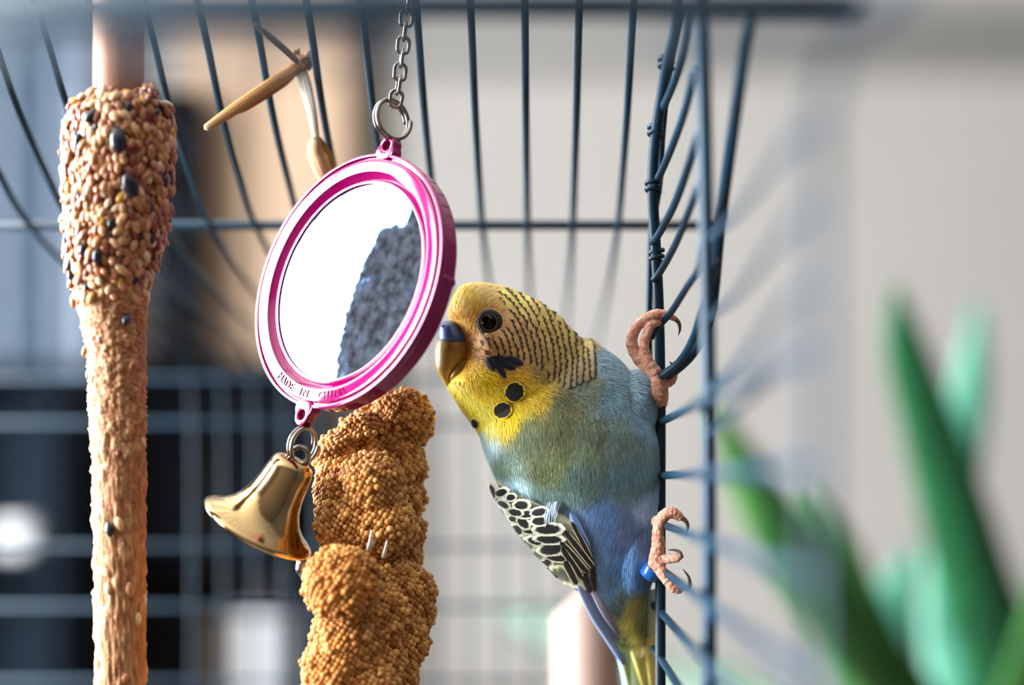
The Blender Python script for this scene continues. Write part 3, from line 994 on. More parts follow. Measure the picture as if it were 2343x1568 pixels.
def mirror_toy():
    mm = .001
    t = thing('toy_mirror', 'round magenta framed toy mirror hanging from a chain in front of the bird', 'mirror', MC - MW * .034)
    fr = (MC, MR, MW, MN)
    prof = [(.001, -6), (27.4, -6), (28.9, -5.7), (29.3, -5.2), (29.4, -1.7), (29.75, -1.6), (29.95, -1.2), (29.95, -.3), (29.8, -.03), (29.5, .06), (29.2, .0), (29.12, -.12), (29.05, -.6), (28.6, -.6), (28.55, -.1),
            (28.45, .0), (28.35, .12), (28.25, .155), (27.8, .18), (27.3, .195), (26.95, .2), (26.6, .195), (26.1, .18), (25.65, .155), (25.5, .12), (25.4, .0), (25.28, -.15), (24.5, -1.0), (23.95, -1.35), (23.9, -1.1), (23.75, -.95), (23.65, -.93), (23.1, -.93), (23.0, -.97), (22.95, -1.2), (22.9, -1.5)]
    mb = MB(); lathe(mb, [(a * mm, b * mm) for a, b in prof], fr, 144)
    fo = mb.build('frame', M['pink'], t); fo.data.set_sharp_from_angle(angle=math.radians(32))
    mb = MB(); lathe(mb, [(.00001, -1.35 * mm), (12 * mm, -1.35 * mm), (23.0 * mm, -1.35 * mm)], fr, 96)
    tag(mb.build('mirror_glass', M['mirror'], t), 'round mirror glass')
    # small bright rib moulded on the rim side
    mb = MB()
    a = math.radians(8)
    d = MR * math.cos(a) + MW * math.sin(a)
    tube(mb, [MC + d * 29.2 * mm + MN * (-1.9 * mm), MC + d * 29.25 * mm + MN * (-5.2 * mm)], 1.0 * mm, 12, flat=.5)
    mb.build('rim_rib', M['pink'], t)
    # hanging eyes at top and bottom
    def eye(sgn, Lh):
        mb = MB()
        u = MW * sgn
        th = 1.7 * mm
        base, tip = 29.0 * mm, (29.2 + Lh) * mm
        hole = (29.2 + Lh * .48) * mm; hr = 1.15 * mm
        n = 24
        ring_o, ring_i = [], []
        for k in range(n):
            an = 2 * math.pi * k / n
            ca, sa = math.cos(an), math.sin(an)
            # outer outline: rounded tip, widening to the rim
            oy = hole + 2.5 * mm * sa if sa > 0 else hole + (hole - base + .6 * mm) * sa
            ox = (2.3 * mm if sa > 0 else (2.3 + 2.6 * -sa) * mm) * ca
            ring_o.append((ox, oy)); ring_i.append((hr * ca, hole + hr * sa))
        vs = []
        for off in (-th, th * .6):
            for ring in (ring_o, ring_i):
                vs += [MC + MR * x + u * y + MN * (off - .9 * mm) for x, y in ring]
        fs = []
        for k in range(n):
            l = (k + 1) % n
            fs += [(2 * n + k, 2 * n + l, 3 * n + l, 3 * n + k), (k, n + k, n + l, l), (k, l, 2 * n + l, 2 * n + k), (n + k, 3 * n + k, 3 * n + l, n + l)]
        mb.add(vs, fs)
        o = mb.build('hanging_eye', M['pink'], t)
        bv = o.modifiers.new('b', 'BEVEL'); bv.width = .0003; bv.segments = 2; bv.limit_method = 'ANGLE'
    eye(1, 5.4); eye(-1, 5.4)
    # raised lettering along the bottom of the rim
    txt = 'MADE IN  CHINA'
    mb = MB()
    dg = None
    for i, ch in enumerate(txt):
        if ch == ' ': continue
        cu = bpy.data.curves.new('t', 'FONT'); cu.body = ch; cu.size = 2.5 * mm; cu.extrude = .18 * mm; cu.align_x = 'CENTER'; cu.resolution_u = 3
        o = bpy.data.objects.new('t', cu); COL.objects.link(o)
        me = bpy.data.meshes.new_from_object(o.evaluated_get(bpy.context.evaluated_depsgraph_get()))
        an = math.radians(-24 + i * 3.75)
        d = -MW * math.cos(an) + MR * math.sin(an)
        tx = MR * math.cos(an) + MW * math.sin(an)
        org = MC + d * (27.75 * mm) + MN * (.22 * mm)
        mb.add([org + tx * v.co.x - d * v.co.y + MN * v.co.z for v in me.vertices], [tuple(p.vertices) for p in me.polygons])
        bpy.data.objects.remove(o); bpy.data.curves.remove(cu); bpy.data.meshes.remove(me)
    tag(mb.build('lettering', M['pink'], t, smooth=False), 'raised lettering MADE IN CHINA')
mirror_toy()


def ring_pts(c, ax, up, ra, rb, n=40, turns=1, pitch=0.0):
    side = up.cross(ax).normalized(); up = ax.cross(side).normalized()
    out = []
    for k in range(n * turns + (0 if turns == 1 else 1)):
        a = 2 * math.pi * k / n
        out.append(c + side * (ra * math.cos(a)) + up * (rb * math.sin(a)) + ax * (pitch * (k / n - turns / 2)))
    return out


def hardware():
    Dk = MC.y + MW.y * .032
    # split ring at the top
    t = bpy.data.objects
    mb = MB()
    ax = Vector((.62, -.76, .12)).normalized()
    c = at(897, 274, Dk + .001)
    tube(mb, ring_pts(c, ax, Vector((0, 0, 1)), .00435, .0046, 44, 2, .0011), .0005, 8)
    o = mb.build('split_ring', M['steel'])
    tag(o, 'steel split ring joining the chain to the top of the pink mirror', 'ring', 'split rings')
    # chain
    ch = thing('hanging_chain', 'thin steel link chain hanging down to the pink mirror', 'chain', at(905, 236, Dk))
    path = [(941, -75), (938, -40), (934, 0), (929, 50), (923, 100), (917, 150), (912, 190), (906, 226)]
    P = smooth_path([tuple(at(x, y, Dk + .0005)) for x, y in path], 200)
    # walk along with a fixed pitch
    d = np.concatenate([[0], np.cumsum(np.linalg.norm(np.diff(P, axis=0), axis=1))])
    pitch = .00305
    n = int(d[-1] / pitch)
    for k in range(n + 1):
        sdist = d[-1] - k * pitch
        p = Vector([np.interp(sdist, d, P[:, i]) for i in range(3)])
        p2 = Vector([np.interp(max(0, sdist - .002), d, P[:, i]) for i in range(3)])
        u = (p2 - p).normalized() if (p2 - p).length > 1e-6 else Vector((0, 0, 1))
        rot = (0.35 if k % 2 == 0 else 1.85) + RND.uniform(-.25, .25)
        ax = Vector((math.sin(rot), -math.cos(rot), 0))
        side = u.cross(ax).normalized(); ax = side.cross(u).normalized()
        pts = []
        for q in range(22):
            a = 2 * math.pi * q / 22
            pts.append(p + side * (.00135 * math.cos(a)) + u * (.00125 * math.sin(a) + math.copysign(.0007, math.sin(a))))
        mb = MB(); tube(mb, pts, .00042, 8, closed=True)
        mb.build('link', M['steel'], ch)
    # lower split ring
    mb = MB()
    cl = at(693, 1019, MC.y - MW.y * .033 - .0005)
    tube(mb, ring_pts(cl, Vector((.70, -.66, -.25)).normalized(), Vector((0, 0, 1)), .0036, .0040, 44, 2, .0010), .00045, 8)
    o = mb.build('split_ring', M['steel'])
    tag(o, 'small steel split ring holding the bell below the pink mirror', 'ring', 'split rings')
    # bell
    D = cl.y
    top = at(681, 1052, D); rim = at(592, 1204, D + .001)
    ax = (top - rim).normalized()
    tilt = Vector((0, -1, 0)); r1 = ax.cross(tilt).normalized(); n1 = r1.cross(ax)
    ax = (ax * .985 + n1 * .12).normalized()
    r1 = ax.cross(tilt).normalized(); n1 = r1.cross(ax)
    t = thing('bell', 'shiny nickel bell hanging tilted from the pink mirror', 'bell', rim)
    s = D / F
    h = (top - rim).length
    def pr(q): return [(a * s, b * h) for a, b in q]
    outer = [(1, 1.03), (10, 1.03), (34, 1.0), (46, .965), (51, .91), (54, .8), (57, .66), (62, .5), (70, .36), (84, .22), (104, .11), (126, .035), (136, .0), (137, -.03), (133, -.055)]
    inner = [(128, -.04), (118, .02), (98, .09), (78, .2), (64, .36), (56, .52), (50, .8), (40, .93), (1, .95)]
    mb = MB(); lathe(mb, pr(outer + inner), (rim, r1, n1, ax), 72); mb.build('bell_body', M['bell'], t)
    mb = MB(); tube(mb, [top + ax * (.0002) + r1 * (.0022 * math.cos(a)) + ax * (.0028 * math.sin(a)) for a in np.linspace(0, math.pi, 16)], .0006, 8)
    mb.build('hanging_loop', M['steel'], t)
    mb = MB()
    a0 = rim + ax * (h * .93)
    pts = smooth_path([tuple(a0), tuple(rim + ax * h * .5 + r1 * .002), tuple(at(672, 1215, D - .0005)), tuple(at(690, 1270, D - .0005)), tuple(at(689, 1318, D - .0005))], 26)
    tube(mb, pts, [.0006] * 18 + [.0007, .0009, .0011, .0013, .0014, .0014, .0012, .0007], 12)
    tag(mb.build('clapper', M['steel'], t), 'clapper poking out below the rim')
hardware()


# ------------------------------------------------------------------ the budgerigar
BD = .386
def budgie():
    r = random.Random(21)
    nr = np.random.default_rng(5)
    s = BD / F
    t = thing('budgerigar', 'yellow faced blue green budgerigar clinging to the cage side beside the pink mirror', 'bird', at(1420, 1380, BD))
    # rows: y, left, right, half depth, depth shift (photograph pixels)
    head = [(650, 1080, 1112, 14, 0), (660, 1055, 1160, 48, 0), (676, 1041, 1204, 70, 0), (700, 1032, 1246, 88, 0), (728, 1030, 1284, 98, 0), (750, 1046, 1306, 103, 0), (775, 1058, 1328, 106, 1), (800, 1062, 1344, 109, 2), (825, 1060, 1358, 112, 4),
            (850, 1050, 1372, 118, 6), (872, 1030, 1378, 121, 7), (888, 1028, 1381, 122, 8), (905, 1036, 1384, 124, 10), (935, 1054, 1380, 120, 12), (965, 1076, 1368, 112, 14), (1000, 1100, 1340, 95, 16), (1030, 1125, 1300, 60, 18)]
    body = [(772, 1334, 1346, 10, 20), (795, 1300, 1380, 55, 22), (825, 1245, 1420, 92, 22), (860, 1180, 1449, 120, 22), (900, 1110, 1478, 140, 20), (940, 1092, 1496, 152, 18), (980, 1093, 1507, 160, 16), (1020, 1103, 1514, 164, 16),
            (1060, 1118, 1517, 164, 16), (1100, 1135, 1518, 160, 18), (1150, 1158, 1517, 150, 20), (1200, 1186, 1514, 138, 24), (1250, 1222, 1508, 122, 30), (1300, 1264, 1500, 104, 38), (1340, 1306, 1492, 86, 46), (1380, 1345, 1486, 68, 54), (1420, 1390, 1484, 44, 60), (1465, 1418, 1482, 18, 72)]
    mb = MB()
    loft(mb, head, BD, 60, 48); loft(mb, body, BD, 80, 48)
    # cheek and brow fullness
    blob(mb, at(1150, 790, BD), (.0078, .0112, .0072), 3)
    # thighs
    blob(mb, at(1446, 1250, BD + .0015), (.0062, .0095, .012), 3)
    blob(mb, at(1456, 935, BD + .002), (.0056, .0100, .0090), 3)
    me = remesh(mb, .00042, 10)

    anchors = [(1060, 690, 240, 192, 74), (1100, 655, 246, 218, 108), (1180, 672, 230, 196, 92), (1075, 745, 220, 160, 66), (1150, 740, 196, 160, 104), (1200, 780, 200, 164, 102), (1100, 800, 206, 164, 96), (1260, 740, 200, 176, 88),
               (1320, 800, 180, 166, 90), (1330, 850, 164, 150, 100), (1070, 835, 230, 186, 44), (1100, 880, 244, 208, 24), (1180, 865, 230, 186, 44), (1060, 920, 246, 228, 70), (1100, 962, 246, 232, 90), (1160, 950, 240, 205, 24), (1222, 895, 214, 178, 44), (1180, 820, 200, 162, 96), (1235, 850, 170, 146, 80),
               (1105, 1010, 170, 198, 222), (1150, 1040, 128, 152, 138), (1250, 1050, 96, 106, 70), (1350, 1000, 106, 118, 96), (1290, 930, 112, 114, 82), (1400, 900, 100, 128, 142), (1480, 950, 116, 146, 168), (1450, 1080, 98, 130, 140), (1250, 1140, 90, 116, 112),  # pale left chest edge carries the window's rim light in its colour
               (1380, 1180, 88, 118, 164), (1450, 1200, 98, 128, 176), (1440, 1300, 88, 128, 176), (1390, 1350, 96, 136, 178), (1448, 1398, 196, 186, 110), (1470, 1448, 230, 222, 150), (1408, 1368, 110, 140, 140), (1488, 1400, 140, 156, 110), (1428, 1440, 160, 172, 120), (1500, 1150, 136, 164, 204), (1390, 830, 116, 142, 158), (1340, 890, 124, 136, 118), (1150, 1110, 158, 186, 196), (1270, 1000, 100, 106, 74), (1200, 990, 110, 122, 92), (1330, 1090, 92, 116, 112), (1300, 1200, 100, 128, 160), (1430, 1000, 128, 152, 150)]
    A = np.array(anchors, dtype=float)
    AC = np.array([lin(a[2:]) for a in anchors])
    for i, a in enumerate(anchors):
        if a[1] > 985 or a[0] > 1360: AC[i] *= (1.5 if a[4] > a[2] + 30 else 1.12)
        elif a[0] < 1190 and a[1] < 760: AC[i] *= 1.6  # crown and forehead lightened, light from above put into the plumage colour
        if a[1] < 880 and a[0] < 1340 and a[2] >= a[3]: AC[i][1] = min(AC[i][1] * .92, .74 * min(AC[i][0], .92))
    AC = np.clip(AC, 0, .92)
    poly = [(1128, 668), (1200, 655), (1275, 700), (1345, 780), (1380, 850), (1335, 900), (1275, 885), (1235, 842), (1130, 812), (1088, 800), (1085, 775), (1112, 775), (1160, 745), (1148, 712)]
    def inside(X, Y):
        ins = np.zeros(X.shape, bool)
        n = len(poly)
        for i in range(n):
            (x1, y1), (x2, y2) = poly[i], poly[(i + 1) % n]
            c = ((y1 > Y) != (y2 > Y)) & (X < (x2 - x1) * (Y - y1) / (y2 - y1 + 1e-9) + x1)
            ins ^= c
        return ins
    BX, BY = 1010., 840.
    def colours(co, bars=True):
        X = VX + co[:, 0] / co[:, 1] * F; Y = VY - (co[:, 2] - CZ) / co[:, 1] * F
        d = ((X[:, None] - A[None, :, 0]) ** 2 + (Y[:, None] - A[None, :, 1]) ** 2) + 60.
        w = d ** -2.8
        c = (w @ AC) / w.sum(1)[:, None]
        mot = np.array([noise.noise(Vector((x * .016, y * .016, 3.1))) + .6 * noise.noise(Vector((x * .045, y * .03, 9.4))) for x, y in zip(X.tolist(), Y.tolist())])
        bodyw = np.clip((Y - 900 + (X - 1200) * .5) / 120, 0, 1)
        c = c * (1 + .42 * mot * bodyw)[:, None] * np.where(bodyw > 0, 1, 1)[:, None]
        c[:, 1] *= 1 + .10 * bodyw * np.clip(mot, 0, 1); c[:, 2] *= 1 - .16 * bodyw * np.clip(-mot, 0, 1)
        if not bars: return c
        ins = inside(X, Y)
        rr = np.hypot(X - BX, Y - BY)
        bar = .5 + .5 * np.sin(rr * 2 * math.pi / 15.5)
        c = c * np.where(ins, .45 + .55 * np.clip(bar * 1.6 - .1, 0, 1), 1)[:, None]
        return c
    paint(me, colours)
    me.materials.append(M['plumage'])
    body_o = put(bpy.data.objects.new('body', me), t)

    # ray helpers onto the skin
    vco = np.empty(len(me.vertices) * 3, dtype=np.float32); me.vertices.foreach_get('co', vco); vco = vco.reshape(-1, 3)
    me.calc_loop_triangles()
    tri = np.empty(len(me.loop_triangles) * 3, dtype=np.int32); me.loop_triangles.foreach_get('vertices', tri); tri = tri.reshape(-1, 3)
    bvh = BVHTree.FromPolygons([Vector(v) for v in vco.tolist()], tri.tolist())
    O = Vector((0, 0, CZ))
    def hit(px, py, far=False):
        p = at(px, py, BD)
        d = (p - O).normalized()
        if far:
            h = bvh.ray_cast(O + d * .6, -d)
        else:
            h = bvh.ray_cast(O, d)
        if h[0] is None:
            h = bvh.find_nearest(p if not far else at(px, py, BD + .01))
        n = h[1]
        if n.dot(d) > 0 and not far: n = -n
        if far and n.dot(d) < 0: n = -n
        return h[0], n

    # a patch of feather laid on the skin. c: centre px, L/Wd half sizes px, ang: direction in degrees (0 right, 90 down)
    def feather(mb, cx, cy, Lh, Wh, ang, off, nu=4, nv=7, shape=.55, lift=.0, far=False, col=None):
        a = math.radians(ang); ux, uy = math.cos(a), math.sin(a)
        h0, n0 = hit(cx, cy, far)
        tx = Vector((ux, 0, -uy)); tx = (tx - n0 * tx.dot(n0))
        if tx.length < .05: return
        # image-plane steps, so the outline keeps its size as seen
        vs, uv = [], []
        for j in range(nv):
            v = j / (nv - 1)
            e = (1 - abs(2 * v - 1) ** 2.6) ** shape if 0 < v < 1 else .12
            for i in range(nu + 1):
                u = i / nu
                x = cx + ux * (2 * v - 1) * Lh - uy * (2 * u - 1) * Wh * e
                y = cy + uy * (2 * v - 1) * Lh + ux * (2 * u - 1) * Wh * e
                p, n = hit(x, y, far)
                vs.append(p + n * (off + lift * v - .00012 * (2 * u - 1) ** 2))
                uv.append((.5 + (u - .5) * max(e, .2), v))
        fs = []
        for j in range(nv - 1):
            for i in range(nu):
                q = j * (nu + 1) + i
                fs.append((q, q + 1, q + nu + 2, q + nu + 1))
        m_ = (nv // 2) * (nu + 1) + nu // 2
        if (vs[m_ + 1] - vs[m_]).cross(vs[m_ + nu + 1] - vs[m_]).dot(n0) < 0: fs = [f[::-1] for f in fs]
        mb.add(vs, fs, col, uvs=uv)

    # barred feathers of nape, crown and cheek
    mb = MB(); rr = 60.0; row = 0
    px_l = []
    while rr < 400:
        na = int(2 * math.pi * rr / 12)
        for k in range(na):
            an = 2 * math.pi * (k + .5 * (row % 2)) / na
            x, y = BX + rr * math.cos(an) + r.uniform(-1.3, 1.3), BY + rr * math.sin(an) + r.uniform(-1.3, 1.3)
            px_l.append((x, y, math.degrees(an)))
        rr += 13.5; row += 1
    P2 = np.array(px_l)
    jj = nr.normal(0, 8, P2.shape)
    keep = inside(P2[:, 0] + jj[:, 0], P2[:, 1] + jj[:, 1]) & (P2[:, 1] > 652)
    pc = colours(np.array([tuple(at(x, y, BD)) for x, y, _ in px_l]), False)
    cool = np.clip((pc[:, 2] / (pc[:, 0] + 1e-6) - .5) / .3, 0, 1)[:, None]
    pc = pc * (1 - cool) + np.array(lin((158, 150, 98))) * cool
    for (x, y, an), k, fc, cl_ in zip(px_l, keep, pc, cool[:, 0]):
        if cl_ > .85 or r.random() < cl_ * .7: continue
        if not k or math.hypot(x - 1120, y - 737) < 38 or r.random() < .02: continue
        for far in (False, True):
            feather(mb, x, y, 12.0 * r.uniform(.85, 1.2), 9.5 * r.uniform(.8, 1.15), an + r.uniform(-9, 9), .00010 + r.uniform(0, .00007), nu=2, nv=7, shape=.34, lift=.00028, far=far, col=tuple(np.clip(fc * r.uniform(.8, 1.2), 0, .9)))
    o = mb.build('head_feathers', M['scale'], t); o['kind'] = 'stuff'

    # fine strands of plumage all over
    tv = vco[tri]
    e1, e2 = tv[:, 1] - tv[:, 0], tv[:, 2] - tv[:, 0]
    nn = np.cross(e1, e2); ar = np.linalg.norm(nn, axis=1); nn /= ar[:, None] + 1e-12
    NS = 120000
    idx = nr.choice(len(tri), NS, p=ar / ar.sum())
    u, v = nr.random(NS), nr.random(NS); fl = u + v > 1; u[fl] = 1 - u[fl]; v[fl] = 1 - v[fl]
    pos = tv[idx, 0] + e1[idx] * u[:, None] + e2[idx] * v[:, None]
    nor = nn[idx]
    X = VX + pos[:, 0] / pos[:, 1] * F; Y = VY - (pos[:, 2] - CZ) / pos[:, 1] * F
    col = colours(pos)
    ins = inside(X, Y)
    okm = ~ins & (np.hypot(X - 1120, Y - 737) > 33) & ~((X < 1064) & (Y > 735) & (Y < 872)) & (np.hypot(X - 1178, Y - 897) > 26) & (np.hypot(X - 1152, Y - 939) > 24)
    okm &= ~((Y > 1128 + (X - 1140) * .36) & (X < 1362) & (Y < 1352))
    w = np.clip((985 - Y) / 120, 0, 1)
    rad = np.stack([X - 1030, Y - 790], 1); rad /= np.linalg.norm(rad, axis=1)[:, None] + 1e-6
    dwn = np.stack([.18 - .0009 * (X - 1150), np.ones(NS)], 1)
    fl2 = rad * w[:, None] + dwn * (1 - w)[:, None]
    fl2 += nr.normal(0, .15, (NS, 2))
    fl3 = np.stack([fl2[:, 0], np.zeros(NS), -fl2[:, 1]], 1)
    fl3 -= nor * (fl3 * nor).sum(1)[:, None]
    fl3 /= np.linalg.norm(fl3, axis=1)[:, None] + 1e-9
    sd = np.cross(nor, fl3)
    Ls = np.where(Y < 960, .0017, np.where(Y > 1350, .0050, .0034)) * nr.uniform(.6, 1.3, NS)
    Ws = np.where(Y < 960, .00007, .000062) * nr.uniform(.7, 1.4, NS)
    br = nr.uniform(.74, 1.26, NS)
    hi = nr.random(NS) < .10
    col = col * br[:, None]
    col = np.where(hi[:, None], np.clip(col * 1.3 + .05, 0, .9), col)
    vs, fs, cs = [], [], []
    q = 0
    for i in np.nonzero(okm)[0]:
        p, n_, f_, b_ = pos[i], nor[i], fl3[i], sd[i]
        L_, w_ = Ls[i], Ws[i]
        a0 = p + n_ * .00004
        a1 = p + f_ * L_ * .55 + n_ * .00022
        a2 = p + f_ * L_ + n_ * .00020
        vs += [a0 - b_ * w_, a0 + b_ * w_, a1 + b_ * w_, a1 - b_ * w_, a2]
        fs += [(q + 3, q + 2, q + 1, q), (q + 4, q + 2, q + 3)]
        cs += [tuple(col[i])] * 5
        q += 5
    mb = MB(); mb.add(vs, fs, cols=cs)
    o = mb.build('plumage', M['strand'], t); o['kind'] = 'stuff'

    # pale tuft over the wing
    mb = MB()
    for k in range(22):
        x = 1255 + k * 1.25 + r.uniform(-1, 1); y = 1150 + r.uniform(-6, 6)
        p0, n0 = hit(x, y); p1, n1 = hit(x - 2 + r.uniform(-4, 2), y + r.uniform(24, 50))
        tube(mb, [p0 + n0 * .0010, (p0 + p1) / 2 + n0 * .0022, p1 + n1 * .0020], [.00012, .00012, .00004], 5, lin((196, 214, 240)))
    o = mb.build('wing_tuft', M['strand'], t); o['kind'] = 'stuff'

    # yellow brow streaks are plumage; cheek patch of dark violet feathers
    ck = lambda a, b: (950 + a / 3.347, 600 + b / 3.347)
    cp = MB()
    for (a, b, c, d, wd) in ((560, 720, 610, 845, 9), (600, 728, 700, 895, 8), (640, 735, 770, 822, 11), (560, 735, 700, 745, 8), (690, 735, 830, 785, 9), (640, 760, 720, 800, 9)):
        x0, y0 = ck(a, b); x1, y1 = ck(c, d)
        feather(cp, (x0 + x1) / 2, (y0 + y1) / 2, math.hypot(x1 - x0, y1 - y0) / 2, wd, math.degrees(math.atan2(y1 - y0, x1 - x0)), .0007, nu=4, nv=8, shape=.8)
    cp.build('cheek_patch', M['black_feather'], t)
    for (x, y, q) in ((1178.5, 897, 18.5), (1152, 939, 17)):
        m1 = MB(); feather(m1, x, y, q * 1.25, q * 1.25, 62, .0007, nu=8, nv=12, shape=.5)
        m1.build('throat_spot', M['throat'], t)
    m1 = MB(); feather(m1, 1089, 968, 12, 8, 65, .0005, nu=4, nv=6, shape=.5); m1.build('throat_spot', M['throat'], t)

    # eye
    p, n = hit(1120, 737)
    mdir = (n * .6 + Vector((0, -1, 0)) * .4).normalized()
    mb = MB(); blob(mb, p - mdir * .0007, .00218, 3)
    e = mb.build('eye', M['eye'], t)
    def ring(c, ax, R, rr_, m_, nm, par, sq=1.0):
        mb = MB(); tube(mb, ring_pts(c, ax, Vector((0, 0, 1)), R, R * sq, 40), rr_, 10, closed=True); return mb.build(nm, m_, par)
    ring(p + mdir * .00062, mdir, .00190, .00013, M['iris'], 'iris', e)
    ring(p + mdir * .00034, mdir, .00236, .00036, M['lid'], 'eyelid', e, .96)
    ring(p + mdir * .00012, mdir, .00282, .00026, M['lid'], 'eyelid', e, .92)

    # beak and cere
    ce = [(735, 1018, 1040, 12, 0), (741, 1009, 1052, 30, 0), (750, 1004, 1062, 40, 0), (765, 1002, 1072, 47, 0), (779, 1003, 1076, 49, 0), (789, 1007, 1070, 38, 0)]
    mb = MB(); loft(mb, ce, BD, 26, 36); c = mb.build('cere', M['cere'], t)
    mb = MB()
    for sg in (-1, 1):
        blob(mb, at(1017, 750, BD) + Vector((0, sg * .0030, 0)), (.0005, .0005, .0004), 2)
    mb.build('nostril', M['nostril'], c)
    up = [(772, 1004, 1072, 24, 0), (784, 998, 1078, 42, 0), (800, 995, 1080, 47, 0), (818, 994, 1076, 45, 0), (836, 996, 1062, 38, 0), (850, 1000, 1046, 28, 0), (862, 1007, 1034, 17, 0), (874, 1015, 1031, 10, 0), (886, 1023, 1027, 3, 0)]
    mb = MB(); loft(mb, up, BD, 34, 36); mb.build('upper_beak', M['beak'], t)
    lo = [(828, 1044, 1082, 36, 0), (845, 1034, 1076, 36, 0), (860, 1028, 1062, 28, 0), (872, 1027, 1048, 16, 0), (880, 1028, 1040, 5, 0)]
    mb = MB(); loft(mb, lo, BD, 20, 28); mb.build('lower_beak', M['beak'], t)

    # wing: a pale base and feathers laid like roof tiles
    wing = thing('wing', None, None, at(1250, 1220, BD)); wing.parent = t; wing.matrix_parent_inverse = world_of(t).inverted()
    mb = MB()
    wr = [(1098, 1139, 1142), (1120, 1146, 1170), (1145, 1155, 1222), (1170, 1166, 1278), (1190, 1178, 1318), (1205, 1186, 1336), (1250, 1218, 1352), (1300, 1258, 1360), (1328, 1288, 1362), (1346, 1318, 1358)]
    W2 = smooth_path(wr, 24); vs, fs = [], []
    for (y, a, b) in W2:
        for k in range(15):
            p, n = hit(a + (b - a) * k / 14, y)
            vs.append(p + n * (.00075 * (1 - abs(2 * k / 14 - 1) ** 4)))
    for i in range(23):
        for k in range(14): fs.append((i * 15 + k, i * 15 + k + 1, i * 15 + 16 + k, i * 15 + 15 + k))
    mb.add(vs, fs, lin((206, 212, 180))); mb.build('wing_base', M['plumage'], wing)
    cc = lambda a, b: (1100 + a / 4.6125, 1060 + b / 4.6125)
    marks = [(215, 260, 65, 15, 75, 0), (222, 325, 35, 22, 30, 0), (300, 270, 48, 22, -20, 0), (390, 322, 30, 18, -10, 0), (315, 395, 50, 15, 30, 0), (490, 405, 58, 29, 5, 0), (285, 500, 95, 22, 65, 0), (430, 478, 55, 20, 15, 0), (530, 500, 66, 23, -3, 0), (660, 480, 62, 25, -10, 0),
             (400, 548, 24, 15, 20, 0), (500, 590, 60, 26, 45, 0), (440, 665, 50, 26, 45, 0), (545, 672, 55, 17, 15, 0), (660, 575, 62, 28, 0, 0), (745, 662, 120, 36, 0, 0), (400, 690, 110, 17, 54, 0), (610, 785, 60, 23, 20, 0), (752, 768, 120, 29, 3, 0), (545, 825, 60, 25, 40, 1),
             (772, 872, 106, 45, -5, 0), (705, 985, 84, 42, 45, 0), (822, 962, 100, 25, 12, 0), (850, 1032, 50, 15, 10, 1), (640, 930, 60, 22, 40, 1)]
    marks.sort(key=lambda m: -m[1])
    for i, (x, y, a, b, an, g) in enumerate(marks):
        mb = MB(); X_, Y_ = cc(x, y)
        Lh, Wh = a / 4.6125 * 1.22 + 5, b / 4.6125 * 1.5 + 4
        feather(mb, X_, Y_, Lh, Wh, an, .0012 + i * .00005, nu=6, nv=9, shape=.45)
        mb.build('covert', M['covert_grey' if g else 'covert'], wing)
    def long_feather(x0, y0, x1, y1, w, m, off, nm='flight_feather', sh=.3):
        mb = MB(); a, b = cc(x0, y0); c_, d_ = cc(x1, y1)
        feather(mb, (a + c_) / 2, (b + d_) / 2, math.hypot(c_ - a, d_ - b) / 2, w / 4.6125, math.degrees(math.atan2(d_ - b, c_ - a)), off, nu=5, nv=12, shape=sh)
        mb.build(nm, M[m], wing)
    long_feather(1180, 1060, 1212, 1345, 34, 'primary', .0006)
    long_feather(1085, 1130, 1172, 1345, 46, 'primary', .0008)
    long_feather(995, 1180, 1050, 1330, 36, 'primary', .0007)
    long_feather(950, 500, 1165, 960, 42, 'blue_feather', .0010, sh=.4)
    long_feather(965, 600, 1185, 1010, 27, 'flight', .0012)
    long_feather(900, 690, 1215, 1095, 34, 'flight', .0014)
    long_feather(860, 790, 1155, 1130, 36, 'flight', .0016)
    long_feather(880, 850, 1105, 1180, 34, 'flight', .0018)
    long_feather(920, 980, 1050, 1220, 40, 'flight', .0020)
    for (a, b, c_, d_) in ((830, 1040, 990, 1240), (780, 1050, 930, 1240), (730, 1070, 880, 1240)):
        mb = MB(); p0 = cc(a, b); p1 = cc(c_, d_)
        feather(mb, (p0[0] + p1[0]) / 2, (p0[1] + p1[1]) / 2, math.hypot(p1[0] - p0[0], p1[1] - p0[1]) / 2, 12, math.degrees(math.atan2(p1[1] - p0[1], p1[0] - p0[0])), .0013, nu=5, nv=9, shape=.35)
        mb.build('covert', M['covert_grey'], wing)

    # tail
    tail = thing('tail', None, None, at(1450, 1380, BD)); tail.parent = t; tail.matrix_parent_inverse = world_of(t).inverted()
    def plume(pts, wid, c0, c1, c2):
        P = [Vector(p) for p in smooth_path([tuple(at(*q)) for q in pts], 22)]
        wv = smooth_path([(w,) for w in wid], 22)[:, 0]
        mb = MB(); vs, fs, cs, uv = [], [], [], []
        nc = 7
        a, b, c_ = np.array(lin(c0)), np.array(lin(c1)), np.array(lin(c2))
        for i, p in enumerate(P):
            tg = (P[min(i + 1, 21)] - P[max(i - 1, 0)]).normalized()
            sd_ = tg.cross(Vector((0, 1, 0))).normalized(); nm = sd_.cross(tg)
            w_ = wv[i] * s / 2
            for k in range(nc):
                uu = (k / (nc - 1) - .5) * 2
                vs.append(p + sd_ * (w_ * uu) - nm * (.3 * w_ * (1 - uu * uu)))
                m = i / 21
                base = a * (1 - m) + b * m
                cs.append(tuple(base if abs(uu) > .2 else base * .5 + c_ * .5)); uv.append((k / (nc - 1), m))
        for i in range(21):
            for k in range(nc - 1): fs.append((i * nc + k, i * nc + k + 1, (i + 1) * nc + k + 1, (i + 1) * nc + k))
        mb.add(vs, fs, cols=cs, uvs=uv)
        o = mb.build('tail_feather', M['strand'], tail)
